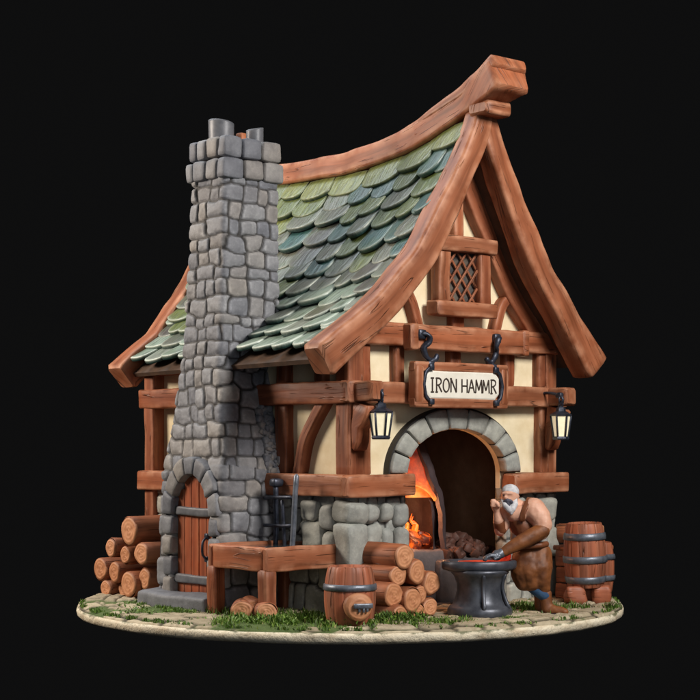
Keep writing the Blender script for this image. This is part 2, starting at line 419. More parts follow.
# ================================================================== BASE
RD = 2.69
def ground():
    nr, nt_ = 150, 640
    rr = np.linspace(0.0, RD-.012, nr)**.75; rr = rr/rr.max()*(RD-.012); rr = np.r_[rr, RD-.004, RD-.001]; nr += 2; th = np.arange(nt_)/nt_*2*math.pi
    A, B = np.meshgrid(rr, th, indexing='ij'); X = A*np.cos(B); Y = A*np.sin(B)
    Bd, r1, r2 = stone_field(B*2.45, A+.03*np.sin(B*5), .36, .17, 21, 4); _, r1b, _ = Bd, r1, r2
    Q = np.stack([X, Y, X*0+3], -1)
    ms = fbm(Q*1.5, 2, 3)+.45*fbm(Q*6, 4, 2)-.22
    # more moss by the house feet, fewer stones in front of the trough
    front = np.exp(-(((X+.35)/.95)**2+((Y+2.45)/.42)**2))
    moss = sstep(.08, .30, ms+1.1*front-.02); moss = np.maximum(moss, .85*sstep(.014, .003, Bd)*sstep(-.5, .2, ms+front))
    edge = sstep(RD-.02, RD-.10, A)
    h = .030*sstep(.0, .035, Bd)**.6*(1-moss)+moss*(.012+.016*fbm(Q*14, 8, 2))+.005*fbm(Q*20, 3, 2)+(r1-.5)*.012
    Z = h*(.4+.6*edge)-.012*(1-edge); Z[-2] = -.022; Z[-1] = -.045
    C = np.zeros(X.shape+(4,)); C[..., 0] = moss; C[..., 1] = r2; C[..., 2] = (1-sstep(.006, .028, Bd)); C[..., 3] = 1
    mb = MB(); mb.grid(np.stack([X, Y, Z], -1), None, C, wrap=True)
    o = mb.build('ground', M['ground'], None, 'structure')
    # edge band of the round base
    mb = MB(); prof = [(RD-.10, -.03), (RD-.02, -.016), (RD+.004, -.022), (RD+.012, -.05), (RD+.006, -.085), (RD-.02, -.112), (RD-.07, -.118), (0.01, -.118)]
    def wob(th, z, r):
        if r < 1 or r < RD-.09: return np.full(len(th), r)
        q = np.stack([np.cos(th)*r*2, np.sin(th)*r*2, th*0+z*8], -1); return r+.010*fbm(q*1.7, 5, 3)
    lathe(mb, prof, 420, fn=wob); mb.grid  # closed underneath
    mb.build('ground_rim', M['rim'], None, 'structure')
ground()

# ================================================================== HOUSE
house = thing('blacksmith_house', 'half-timbered smithy with sagging green tiled roof and a tall stone chimney', 'house', (CX, CY, 0), ANG)
Z1a, Z1b = 1.08, 1.28      # lower rail
Z2a, Z2b = 1.92, 2.14      # middle rail
Z3a, Z3b = 2.46, 2.68      # top rail
TF, TR = -.34, 3.46
RT = ([-.72, -.45, -.2, .065, .4, .77, 1.3, 1.85, 2.69, 3.2, 3.7], [5.10, 4.99, 4.90, 4.82, 4.71, 4.635, 4.58, 4.565, 4.60, 4.66, 4.74])
_rs = spline(list(zip(*RT)), 80)
def ridge(t): return float(np.interp(t, _rs[:, 0], _rs[:, 1]))
PRF = {}
for _sd, _p in ((-1, [(0, 4.86), (.09, 4.56), (.24, 4.25), (.45, 3.90), (.83, 3.28), (1.33, 2.76), (1.93, 2.31)]), (1, [(0, 4.86), (.10, 4.56), (.25, 4.25), (.42, 3.93), (.76, 3.30), (1.17, 2.80), (1.52, 2.37)])):
    q = spline(_p, 70); d_ = np.r_[0, np.cumsum(np.linalg.norm(np.diff(q, axis=0), axis=1))]; PRF[_sd] = (d_/d_[-1], q)
def rs(t, q, side):
    """roof surface, side -1 = left"""
    d_, P_ = PRF[side]; w = float(np.interp(q, d_, P_[:, 0])); z = float(np.interp(q, d_, P_[:, 1]))
    k = (1.0+(1.50/1.93-1.0)*(t-TF)/(TR-TF)) if side < 0 else 1.0
    w *= 1+(k-1)*min(1, q*1.25)**1.5
    z += (ridge(t)-5.09+.02*float(np.interp(t, (-.2, .9), (0, 1))))*max(0, 1-q)**1.25
    return np.array((HC+side*w, t, z))
def rframe(t, q, side):
    P = rs(t, q, side); e = .012; dq = rs(t, min(q+e, 1), side)-rs(t, max(q-e, 0), side); dt = rs(t+e, q, side)-rs(t-e, q, side)
    d = dq/np.linalg.norm(dq); a = dt/np.linalg.norm(dt); n = np.cross(d, a)*(1 if side > 0 else -1)
    if n[2] < 0: n = -n
    n /= np.linalg.norm(n); return P, d, a, n

# plaster wall: side, front (with the arched opening), gables, right and rear sides, lined with brown inside
ACX, ARX, ARZ, ASP = 1.32, .67, .43, 1.28
def walls():
    mb = MB()
    def slab(poly, ax, c, th):
        """poly of (a,z) extruded by th inward from plane"""
        n = len(poly)
        if ax == 'y': f = lambda a, z, d: (a, c+d, z)
        else: f = lambda a, z, d: (c+d, a, z)
        V = [f(a, z, 0) for a, z in poly]+[f(a, z, th) for a, z in poly]
        F = [list(range(n))[::-1], [n+i for i in range(n)]]+[[i, (i+1) % n, n+(i+1) % n, n+i] for i in range(n)]
        mb.add(V, F, flat=True)
    g = .03
    slab([(g, .9), (L-g, .9), (L-g, 2.36), (g, 2.66)], 'x', g, .06)
    slab([(g, .0), (L-g, .0), (L-g, 2.40), (g, 2.40)], 'x', W-g, -.06)
    slab([(g, .0), (W-g, .0), (W-g, 2.37), (g, 2.37)], 'y', L-g, -.06)
    # front: pieces round the opening
    slab([(g+.001, .9), (ACX-ARX, .9), (ACX-ARX, 2.6), (g+.001, 2.6)], 'y', g, .06)
    slab([(ACX+ARX, .9), (W-g-.001, .9), (W-g-.001, 2.6), (ACX+ARX, 2.6)], 'y', g, .06)
    K = 24; arc = [(ACX-ARX*math.cos(math.pi*i/K), ASP+ARZ*math.sin(math.pi*i/K)) for i in range(K+1)]
    for i in range(K):
        slab([arc[i], arc[i+1], (arc[i+1][0], 2.6), (arc[i][0], 2.6)], 'y', g, .06)
    for c, th, tt, zb in ((g, .06, .0, 2.6), (L-g, -.06, L, 2.37)):
        prev = None
        for i in range(16):
            q0, q1 = .84*i/16, .84*(i+1)/16
            for sd in (-1, 1):
                a0 = rs(tt, q0, sd); a1 = rs(tt, q1, sd)
                slab([(a0[0], zb), (a1[0], zb), (a1[0], max(zb+.001, a1[2]-.10)), (a0[0], max(zb+.002, a0[2]-.10))][::(1 if sd > 0 else -1)], 'y', c, th)
    mb.build('wall', M['plaster'], house)
    # brown boarding inside
    mb = MB()
    def pan(p0, p1, hgt):
        p0 = np.array(p0, float); p1 = np.array(p1, float); A, B = np.meshgrid(np.linspace(0, 1, 60), np.linspace(0, hgt, 60), indexing='ij')
        G = np.stack([p0[0]+(p1-p0)[0]*A, p0[1]+(p1-p0)[1]*A, B], -1); G = G+.02*np.stack([fbm(G*3, 2, 3), fbm(G*3, 5, 3), 0*A], -1); mb.grid(G)
    pan((W-.15, .10), (W-.15, 2.0), 2.2); pan((.16, 1.98), (W-.16, 1.98), 2.2); pan((.15, .10), (.15, 1.95), 2.2)
    mb.add([(.1, .1, 2.2), (W-.1, .1, 2.2), (W-.1, 2.05, 2.2), (.1, 2.05, 2.2)], [[0, 1, 2, 3]], flat=True)
    mb.build('inner_wall', M['wood_in'], house)
    mb = MB(); mb.add([(.1, .02, .03), (W-.1, .02, .03), (W-.1, 2.05, .03), (.1, 2.05, .03)], [[0, 1, 2, 3]], flat=True)
    mb.build('inner_floor', M['stone_d'], house)
walls()

# stone plinth
def plinth():
    mb = MB(); st = .0155
    def panel(s0, s1, z0, z1, fn, seed, cw=.21, ch=.19, flip=False, H=.04):
        S, Z = np.meshgrid(np.linspace(s0, s1, int((s1-s0)/st)+2), np.linspace(z0, z1, int((z1-z0)/st)+2), indexing='xy')
        h, C = relief(S, Z, cw, ch, seed, H)
        ed = np.minimum(np.minimum(S-s0, s1-S), .03)/.03; h = h*np.clip(ed, 0, 1)**.5
        P = fn(S, Z, h); mb.grid(P, None, C, flip=flip)
    stack = lambda x, y, z: np.stack([x+0*z, y+0*z, z], -1)
    panel(-.06, 1.10, 0, 1.10, lambda S, Z, h: stack(-.03-h-.02*(1.1-Z), S, Z), 31, .26, .21, flip=True)
    panel(-.06, .64, 0, 1.10, lambda S, Z, h: stack(S, -.03-h-.02*(1.1-Z), Z), 33, .17, .19)
    panel(2.0, W+.06, 0, 1.10, lambda S, Z, h: stack(S, -.03-h-.02*(1.1-Z), Z), 35, .2, .19)
    panel(-.05, .10, 0, 1.12, lambda S, Z, h: stack(.64+h*.6, S, Z), 36, .2, .2)
    panel(-.05, .10, 0, 1.12, lambda S, Z, h: stack(2.0-h*.6, S, Z), 37, .2, .2, flip=True)
    panel(1.9, L+.06, 0, 1.10, lambda S, Z, h: stack(-.03-h-.02*(1.1-Z), S, Z), 38, .26, .21, flip=True)
    panel(-.06, L+.06, 0, 1.10, lambda S, Z, h: stack(W+.03+h, S, Z), 39, .3, .22)
    panel(-.06, W+.06, 0, 1.10, lambda S, Z, h: stack(S, L+.03+h, Z), 40, .3, .22, flip=True)
    mb.build('plinth', M['stone_l'], house)
    for (a, b, z, sx_, sy, sz) in [(-.045, -.045, .94, .13, .12, .10), (-.035, -.055, .63, .135, .12, .205), (-.08, -.03, .22, .15, .14, .20), (-.085, .21, .90, .06, .10, .12), (-.085, .46, .95, .055, .12, .09), (-.085, .40, .70, .055, .14, .13), (-.085, .16, .62, .055, .09, .12), (.20, -.075, .70, .10, .06, .12), (.37, -.07, .68, .07, .06, .11), (.18, -.075, .93, .075, .07, .085), (.34, -.07, .92, .065, .07, .09),
                                   (.53, -.075, .91, .09, .07, .10), (.54, -.075, .68, .085, .07, .11), (2.12, -.075, .93, .11, .07, .1), (2.13, -.075, .66, .11, .08, .13), (2.5, -.07, .9, .16, .08, .12), (2.6, -.04, .58, .11, .1, .16), (2.62, -.03, .22, .12, .11, .18)]:
        mb = MB(); rbox(mb, (a, b, z), (sx_, sy, sz), .055, jit=.026, n=7, nf=4); mb.build('corner_stone', M['stone_l'], house)
plinth()

# arch stones over the opening (a part, the joints are its pattern)
def arch():
    mb = MB(); K = 9; rin, zin = .66, .42; th = .215
    for i in range(K):
        a0 = math.pi*i/K; a1 = math.pi*(i+1)/K; am = (a0+a1)/2; half = (a1-a0)/2
        def fm(p, am=am):
            ang = am-p[0]; rr = p[2]
            ex = (rin+rr); ez = (zin+rr*.93)
            return (ACX-ex*math.cos(ang), p[1], ASP+ez*math.sin(ang))
        rbox(mb, (0, -.02, th/2), (half-.012, .06, th/2), .03, fmap=fm, jit=.004, val=random.uniform(.3, .9), n=5)
    mb.build('door_arch', M['stone_l'], house)
    mb = MB()   # dark joint bed behind
    n = 40; P = np.zeros((2, n+1, 3))
    for i in range(n+1):
        t = math.pi*i/n; P[0, i] = (ACX-(rin+.012)*math.cos(t), -.045, ASP+(zin+.012)*math.sin(t)); P[1, i] = (ACX-(rin+th+.012)*math.cos(t), -.045, ASP+(zin+th+.003)*math.sin(t))
    mb.grid(P, None, (1, .5, .5, 1)); Q = P.copy(); Q[0, :, 1] = .1; Q[0] = P[0]*1; Q[1] = P[0]; Q[1, :, 1] = .095; mb.grid(Q, None, (1, .5, .5, 1))
    Q = P.copy(); Q[0] = P[1]; Q[1] = P[1]; Q[1, :, 1] = .04; mb.grid(Q, None, (1, .5, .5, 1))
    mb.build('arch_joint', M['stone_l'], house)
arch()

# timbers ------------------------------------------------------------
def timbers():
    wd = .15; o = -.035
    # lower rail
    beam('rail', (-.10, -.13, 1.18), (-.10, 1.12, 1.18), .21, .205, house, m='wood')
    beam('rail', (-.205, -.10, 1.18), (.64, -.10, 1.18), .20, .20, house)
    beam('rail', (1.99, -.09, 1.17), (W+.13, -.09, 1.17), .20, .20, house)
    beam('rail', (-.08, 1.9, 1.18), (-.08, L+.12, 1.18), .17, .20, house)
    # middle rail
    beam('rail', (-.05, -.10, 2.03), (-.05, 1.36, 2.03), .15, .205, house, m='wood2')
    beam('rail', (-.125, -.06, 2.03), (W+.16, -.06, 2.03), .14, .20, house)
    beam('rail', (-.06, 1.8, 2.03), (-.06, L+.14, 2.03), .15, .20, house, m='wood2')
    # top rail
    beam('rail', (-.06, -.05, 2.57), (W+.08, -.05, 2.57), .13, .215, house)
    beam('rail', (-.03, -.05, 2.50), (-.03, L-.05, 2.33), .12, .14, house, m='wood2')
    # sign rail, proud of the top rail, with end caps
    beam('sign_rail', (.62, -.155, 2.55), (2.10, -.155, 2.55), .10, .235, house)
    for a in (.60, 2.11): beam('rail_cap', (a-.05, -.165, 2.55), (a+.05, -.165, 2.55), .125, .25, house, r=.02)
    # corner posts
    beam('post', (.015, .02, 1.27), (.015, .02, 2.60), .19, .19, house, up=(0, 1, 0), m='wood2')
    beam('post', (W-.02, .02, 1.26), (W-.02, .02, 2.60), .17, .17, house, up=(0, 1, 0))
    beam('post', (-.03, L-.03, 0.2), (-.03, L-.03, 2.36), .17, .17, house, up=(0, 1, 0), m='wood2')
    # side posts
    for y, w_ in ((.93, .17),): beam('post', (-.01, y, 1.27), (-.01, y, 1.94), w_, .12, house, up=(1, 0, 0), m='wood2')
    for y, w_ in ((.93, .15), (.38, .13)): beam('post', (-.01, y, 2.12), (-.01, y, 2.50), w_, .11, house, up=(1, 0, 0), m='wood2')
    for y in (2.45,): beam('post', (-.01, y, 1.27), (-.01, y, 2.36), .14, .11, house, up=(1, 0, 0), m='wood2')
    # front posts between top and middle rail
    for a, w_ in ((.12, .17), (.57, .12), (1.30, .14), (2.05, .13), (2.56, .2)): beam('post', (a, -.005, 2.12), (a, -.005, 2.48), w_, .11, house, up=(0, 1, 0), m='wood2')
    # front lower posts
    beam('post', (.13, -.01, 1.27), (.13, -.01, 1.94), .14, .12, house, up=(0, 1, 0))
    beam('post', (2.55, -.01, 1.26), (2.55, -.01, 1.94), .14, .12, house, up=(0, 1, 0))
    # gable: king post, sill post, wall rafters, curved braces
    beam('post', (HC, -.01, 3.50), (HC, -.01, 4.55), .13, .12, house, up=(0, 1, 0))
    beam('post', (HC, -.005, 2.66), (HC, -.005, 2.84), .16, .11, house, up=(0, 1, 0), m='wood2')
    for sd in (-1, 1):
        pts = [rs(0.0, q, sd)-np.array((.06*sd, .0, .13)) for q in np.linspace(.04, .84, 22)]
        sweep(MB(), [(p[0], -.03, p[2]) for p in pts], .13, .19, (0, 0, 1), .02, .008).build('gable_rafter', M['wood2'], house)
        pts = [(HC+sd*x, -.005, z) for x, z in spline([(.98, 3.02), (.78, 3.03), (.62, 2.92), (.52, 2.66)], 12)]
        sweep(MB(), pts, .10, .13, (0, 1, 0), .02, .005).build('brace', M['wood2'], house)
    # side curved brace near the corner
    pts = [(-.005, y, z) for y, z in spline([(.30, 1.97), (.45, 1.80), (.60, 1.58), (.70, 1.25)], 14)]
    sweep(MB(), pts, .11, .15, (1, 0, 0), .02, .006).build('brace', M['wood2'], house)
    # carved corbels carrying the lanterns
    for a in (.02, W-.06):
        pts = [(a, -.10, 1.50), (a, -.125, 1.62), (a, -.115, 1.70), (a, -.17, 1.80), (a, -.20, 1.92)]
        sweep(MB(), spline(pts, 12), .15, np.array([.05, .10, .10, .10, .12, .11, .12, .14, .17, .19, .21, .22]), (0, 1, 0), .02, .006).build('corbel', M['wood2'], house)
        beam('corbel_head', (a+.0, -.05, 2.03), (a+.0, -.36, 2.03), .17, .18, house, r=.025)
timbers()

# small attic window
win = bpy.data.objects.new('window', None); COL.objects.link(win); win.parent = house; win.location = (HC, -.06, 3.15)
beam('window_frame', (-.41, -.05, .31), (.41, -.05, .31), .16, .15, win, r=.02)
beam('window_frame', (-.41, -.05, -.31), (.41, -.05, -.31), .17, .14, win, r=.02)
beam('window_frame', (-.27, -.03, -.25), (-.27, -.03, .25), .15, .13, win, up=(0, 1, 0))
beam('window_frame', (.27, -.03, -.25), (.27, -.03, .25), .15, .13, win, up=(0, 1, 0), m='wood2')
mb = MB(); mb.add([(-.21, .0, -.27), (.21, .0, -.27), (.21, .0, .27), (-.21, .0, .27)], [[0, 1, 2, 3]], flat=True); mb.build('pane', M['glass'], win)
mb = MB()
def clipseg(x0, z0, x1, z1, hx, hz):
    t0, t1 = 0, 1; dx, dz = x1-x0, z1-z0
    for p, q in ((-dx, x0+hx), (dx, hx-x0), (-dz, z0+hz), (dz, hz-z0)):
        if p < 0: t0 = max(t0, q/p)
        elif p > 0: t1 = min(t1, q/p)
        elif q < 0: return None
    return None if t0 >= t1 else (x0+dx*t0, z0+dz*t0, x0+dx*t1, z0+dz*t1)
for k in range(-5, 6):
    for sg in (-1, 1):
        c = clipseg(k*.135-.6, -.78*sg, k*.135+.6, .78*sg, .20, .25)
        if c and abs(c[0]-c[2]) > .02: sweep(mb, [(c[0], -.035-.01*sg, c[1]), (c[2], -.035-.01*sg, c[3])], .022, .022, (0, 1, 0), .006, .002, seg=.06)
mb.build('lattice', M['wood2'], win)

# bargeboards, ridge beam -------------------------------------------------
for t in (TF, TR-.05):
    for sd in (-1, 1):
        pts = [rs(t, q, sd)+np.array((0, 0, .015)) for q in np.linspace(0.0, 1.0, 26)]
        d = pts[-1]-pts[-3]; d /= np.linalg.norm(d); pts.append(pts[-1]+d*.10)
        pts[0] = pts[0]+np.array((0, 0, -.03))
        ww = np.interp(np.linspace(0, 1, len(pts)), [0, .3, .8, 1], [.19, .21, .25, .27])
        hh = np.interp(np.linspace(0, 1, len(pts)), [0, .25, .8, 1], [.22, .25, .28, .31])
        sweep(MB(), pts, ww, hh, (0, 0, 1), .035, .014, seg=.06, nfreq=3.2).build('bargeboard', M['wood'], house)
pts = [(HC, t, ridge(t)-.12) for t in np.linspace(-.74, 3.66, 44)]
sweep(MB(), pts, np.interp(np.linspace(0, 1, 44), [0, .12, 1], [.47, .28, .25]), np.interp(np.linspace(0, 1, 44), [0, .12, 1], [.31, .23, .22]), (0, 0, 1), .035, .012, seg=.07, nfreq=3).build('ridge_beam', M['wood'], house)
beam('ridge_cap', (HC-.17, -.47, ridge(-.5)-.315), (HC+.17, -.47, ridge(-.5)-.315), .26, .13, house, r=.03)
# second plank lying on the front end of the ridge beam
pts = [(HC, t, ridge(t)-.005-.015*(t+.75)) for t in np.linspace(-.735, .9, 18)]
sweep(MB(), pts, np.interp(np.linspace(0, 1, 18), [0, .3, 1], [.455, .30, .24]), np.interp(np.linspace(0, 1, 18), [0, .5, 1], [.13, .10, .03]), (0, 0, 1), .03, .010).build('ridge_plank', M['wood'], house)

# roof --------------------------------------------------------------------
def tile_mesh(mb, P, right, down, nrm, w, l, th, val, pale):
    k = 9; out = []
    out.append((-w*.46, 0)); out.append((w*.46, 0)); out.append((w*.5, l*.35)); out.append((w*.5, l*.66))
    for i in range(1, k):
        a = math.pi*i/k; out.append((w*.5*math.cos(a), l*.66+l*.34*math.sin(a)**.9))
    out.append((-w*.5, l*.66)); out.append((-w*.5, l*.35))
    o = np.array(out); c = np.array((0, l*.5)); n = len(o); rings = []
    curv = lambda q: -.05*(q[:, 0]**2)/w
    def ring(sc, z, dx=0):
        q = c+(o-c)*sc; return q, z+curv(q)
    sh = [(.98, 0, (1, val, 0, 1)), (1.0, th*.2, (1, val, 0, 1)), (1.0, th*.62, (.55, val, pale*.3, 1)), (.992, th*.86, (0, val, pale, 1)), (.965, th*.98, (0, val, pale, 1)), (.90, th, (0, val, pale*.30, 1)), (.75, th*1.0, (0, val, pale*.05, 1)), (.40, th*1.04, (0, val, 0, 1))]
    V = []; C = []; sd = random.random()*50
    for s_, z, cc in sh:
        q, zz = ring(s_, z)
        q3 = P+q[:, :1]*right+q[:, 1:]*down+zz[:, None]*nrm
        V.append(q3); C += [cc]*n
    V = np.vstack(V+[(P+c[0]*right+c[1]*down+th*1.05*nrm)[None]]); C.append((0, val, 0, 1))
    V = V+.004*np.stack([fbm(V*9, 2, 2), fbm(V*9, 4, 2), fbm(V*9, 6, 2)], -1)
    F = []; U = []
    def uvof(i):
        j = i % n if i < n*len(sh) else None
        q = c if j is None else c+(o[j]-c)*sh[i//n][0]
        return (float(q[1])+sd, float(q[0])+sd)
    for r_ in range(len(sh)-1):
        for j in range(n): F.append([r_*n+j, r_*n+(j+1) % n, (r_+1)*n+(j+1) % n, (r_+1)*n+j])
    for j in range(n): F.append([(len(sh)-1)*n+j, (len(sh)-1)*n+(j+1) % n, len(sh)*n])
    U = [[uvof(i) for i in f] for f in F]
    mb.add(V, F, U, C)
def roof():
    for sd in (-1, 1):
        deck = MB(); n, m_ = 30, 20
        G = np.zeros((n, m_, 3)); B = np.zeros((n, m_, 3))
        for i, t in enumerate(np.linspace(TF+.06, TR-.10, n)):
            for j, q in enumerate(np.linspace(0, 1, m_)):
                P, d, a, nn = rframe(t, q, sd); G[i, j] = P-nn*.01; B[i, j] = P-nn*.055
        deck.grid(G, flip=sd > 0); deck.grid(B, flip=sd < 0)
        deck.grid(np.stack([G[:, -1], B[:, -1]], 1), flip=sd > 0)
        for e in (0, -1): deck.grid(np.stack([G[e], B[e]], 1))
        deck.build('roof_deck', M['roofdeck'], house)
        mb = MB(); rows = 11
        qs = np.linspace(.035, .985, rows+1)
        LT = 2.95
        for r_ in range(rows-1, -1, -1):
            q1 = qs[r_+1]; q0 = qs[r_]; span = (q1-q0)*LT
            tw = random.uniform(.33, .38) if r_ else .46
            t = TF+.10-random.uniform(0, tw); l = span*1.75
            while t < TR-.14:
                w_ = tw*random.uniform(.72, 1.2)
                tc = min(max(t+w_/2, TF+.03+w_/2), TR-.12-w_/2)
                qe = q1+random.uniform(-.012, .012)
                qs0 = max(.015, qe-l/LT); P, d, a, nn = rframe(tc, qs0, sd); P2 = rframe(tc, qe, sd)[0]; n2 = rframe(tc, (qs0+qe)/2, sd)[3]
                A = P+nn*.010; Bp = P2+n2*(.085+random.uniform(-.02, .03)); dn = Bp-A; ln = np.linalg.norm(dn); dn /= ln
                rt = a-np.dot(a, dn)*dn; rt /= np.linalg.norm(rt); sk = random.uniform(-.13, .13)
                rt2 = rt*math.cos(sk)+dn*math.sin(sk); dn2 = dn*math.cos(sk)-rt*math.sin(sk); nr = np.cross(rt2, dn2)
                if nr[2] < 0: nr = -nr
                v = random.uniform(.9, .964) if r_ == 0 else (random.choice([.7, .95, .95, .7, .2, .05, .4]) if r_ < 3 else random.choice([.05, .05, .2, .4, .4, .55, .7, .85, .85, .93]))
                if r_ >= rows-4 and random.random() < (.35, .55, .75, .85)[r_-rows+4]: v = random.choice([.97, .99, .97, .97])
                pale = np.interp(r_, [0, 4, 8, 10], [.25, .35, .7, 1.0])*random.uniform(.6, 1.1)  # strength of the painted rim highlight, rising towards the eave
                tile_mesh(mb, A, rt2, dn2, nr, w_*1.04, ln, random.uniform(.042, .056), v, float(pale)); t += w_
        mb.build('roof_tiles', M['tile'], house)
roof()

# chimney -------------------------------------------------------------------
CZ = [0, .5, 1.0, 1.3, 1.5, 1.85, 2.3, 3.0, 4.06]
CT0 = [.98, .99, 1.0, 1.02, 1.08, 1.19, 1.28, 1.29, 1.30]
CT1 = [2.02, 2.0, 1.98, 1.97, 1.96, 1.94, 1.90, 1.85, 1.80]
CP = [.70, .70, .69, .67, .63, .57, .51, .47, .44]
DY0, DY1 = 1.15, 1.75       # door opening on the outer face
DYC = (DY0+DY1)/2; DSP = .88; DRH = (DY1-DY0)/2
chim = bpy.data.objects.new('chimney', None); COL.objects.link(chim); chim.parent = house
def chimney():
    st = .0135; nz = int(4.06/st); Zs = np.linspace(0, 4.10, nz)
    IN = .17
    k0, k1, k2 = 60, 62, 60; rc = .035
    # perimeter samples: face 1 (front) from x=IN to x=-p ; corner ; face 2 outer; corner ; face 3 rear
    P = []; S = []; Nn = []; ZZ = []
    for z in Zs:
        t0 = interp(z, CZ, CT0); t1 = interp(z, CZ, CT1); p = interp(z, CZ, CP)
        row = []; nr = []; ss = []
        # fixed S reference per region so that joints run on smoothly
        f1 = np.linspace(0, 1, k0); x = IN+(-p+rc-IN)*f1
        for i in range(k0): row.append((x[i], t0)); nr.append((0, -1)); ss.append((x[i]+p)*-1)
        for i in range(1, 6):
            a = R(270-90*i/6); row.append((-p+rc+rc*math.cos(a), t0+rc+rc*math.sin(a))); nr.append((math.cos(a), math.sin(a))); ss.append(-rc+rc*1.6*i/6)
        y = np.linspace(t0+rc, t1-rc, k1)
        for i in range(k1): row.append((-p, y[i])); nr.append((-1, 0)); ss.append(rc*.6+(y[i]-t0-rc))
        sb = ss[-1]
        for i in range(1, 6):
            a = R(180-90*i/6); row.append((-p+rc+rc*math.cos(a), t1-rc+rc*math.sin(a))); nr.append((math.cos(a), math.sin(a))); ss.append(sb+rc*1.6*i/6)
        sb = ss[-1]; x = np.linspace(-p+rc, IN, k2)
        for i in range(k2): row.append((x[i], t1)); nr.append((0, 1)); ss.append(sb+x[i]+p-rc)
        P.append(row); S.append(ss); Nn.append(nr)
    P = np.array(P); S = np.array(S); Nn = np.array(Nn); Z = np.repeat(Zs[:, None], P.shape[1], 1)
    hA, CA = relief(S, Z, .27, .20, 52, .042, ext=(-1.2, 2.4, 0, 4.1))
    hB, CB = relief(S, Z, .20, .145, 53, .038, ext=(-1.2, 2.4, 0, 4.1))
    k = (Z > 1.42)[..., None]
    k2_ = sstep(1.0, 1.9, Z+.35*vnoise(np.stack([S*1.2, Z*.8, S*0], -1), 3)) > .5
    h = np.where(k2_, hB, hA); C = np.where(k2_[..., None], CB, CA)
    # small bulging rubble on the front face foot
    X3 = np.stack([P[..., 0]+Nn[..., 0]*h, P[..., 1]+Nn[..., 1]*h, Z], -1)
    # opening for the door
    y = P[..., 1]; outer = (Nn[..., 0] < -.99)
    dz = np.clip(Z-DSP, 0, None)/.42; dy = np.abs(y-DYC)/DRH
    ins = outer & ((dy**1.8+dz**1.8) < 1.04)
    X3[..., 0] = np.where(ins, -.615, X3[..., 0]); C[ins, 0] = 1
    mb = MB(); mb.grid(X3, None, C, flip=False)
    o = mb.build('shaft', M['stone'], chim)
    # rubble shoulder where the chimney meets the wall
    mb = MB()
    for _ in range(150):
        z = random.uniform(.95, 1.92); t0 = interp(z, CZ, CT0); x = random.uniform(-.16, -.03); sw = .05*math.sin((z-.95)/.97*math.pi)
        rbox(mb, (x, t0-.01-sw*(1+x/.2)-random.uniform(0, .02), z), (random.uniform(.022, .05), random.uniform(.03, .045), random.uniform(.02, .042)), .022, jit=.012, n=3, rot=Matrix.Rotation(random.uniform(-.5, .5), 4, 'Y'))
    mb.build('rubble', M['stone'], chim)
    # arch ring and jamb stones of the little door
    mb = MB(); w2 = .15
    zs = [0.10, .30, .49, .69, .88]
    for i in range(len(zs)-1):
        hh = (zs[i+1]-zs[i])/2
        for sd in (-1, 1):
            rbox(mb, (-.69, DYC+sd*(DRH+w2/2-.005), zs[i]+hh), (.075, w2/2+random.uniform(-.006, .01), hh-.007), .035, jit=.010, n=5)
    K = 7
    for i in range(K):
        a0 = math.pi*i/K; a1 = math.pi*(i+1)/K; am = (a0+a1)/2; half = (a1-a0)/2
        def fm(p, am=am):
            ang = am-p[1]; rr = p[2]
            return (p[0], DYC-(DRH+rr)*math.cos(ang)*abs(math.cos(ang))**.04, DSP+(.40+rr*1.02)*math.sin(ang))
        rbox(mb, (-.69, 0, w2/2), (.075, half-.012, w2/2+random.uniform(0, .015)), .03, fmap=fm, jit=.006, n=5)
    mb.build('arch_ring', M['stone'], chim)
    # cap
    mb = MB()
    def course(t0, t1, p, inn, z0, z1, wid, bulge):
        zc = (z0+z1)/2; hh = (z1-z0)/2-.006
        def row(p0, p1, axis, nn):
            p0 = np.array(p0); p1 = np.array(p1); cuts = [0]
            for i in range(nn): cuts.append((i+1)/nn+(random.uniform(-.07, .07)/nn if i < nn-1 else 0))
            for i in range(nn):
                c = p0+(p1-p0)*(cuts[i]+cuts[i+1])/2; ln = np.linalg.norm(p1-p0)*(cuts[i+1]-cuts[i])/2-.006
                hs = (ln, wid, hh) if axis == 'x' else (wid, ln, hh)
                rbox(mb, (c[0], c[1], zc), hs, .038, jit=.009, n=5)
        wq = wid; wid = .062; row((inn, t0+wid), (-p+.002, t0+wid), 'x', 3); row((inn, t1-wid), (-p+.002, t1-wid), 'x', 3); wx = wid; wid = wq
        row((-p+wid, t0+wx*2), (-p+wid, t1-wx*2+.002), 'y', 2); row((inn-wid, t0+wx*2), (inn-wid, t1-wx*2), 'y', 2)
    course(1.23, 1.87, .515, .24, 4.08, 4.29, .10, 0)
    course(1.25, 1.85, .49, .22, 4.285, 4.50, .10, 0)
    mb.add([(-.42, 1.32, 4.44), (.15, 1.32, 4.44), (.15, 1.78, 4.44), (-.42, 1.78, 4.44)], [[0, 1, 2, 3]], None, (1, .5, .5, 1), flat=True)
    mb.build('cap', M['stone'], chim)
    def pot(x, y, r, z1, tilt):
        mb = MB(); lathe(mb, [(r*1.02, 4.36), (r*.97, 4.5), (r, z1-.02), (r*1.0, z1), (r*.84, z1+.003), (r*.80, z1-.03), (r*.78, 4.45)], 24,
                         fn=lambda th, z, rr: rr*(1+.02*np.sin(th*3+z*4)))
        for i, v in enumerate(mb.v):
            if v[2] > z1-.04: mb.v[i] = (v[0], v[1], v[2]+tilt*(v[0]))
        for i, v in enumerate(mb.v): mb.v[i] = (v[0]+x, v[1]+y, v[2])
        mb.build('chimney_pot', M['pot'], chim)
    pot(-.30, 1.55, .125, 4.665, -.18); pot(.07, 1.50, .085, 4.645, .2)
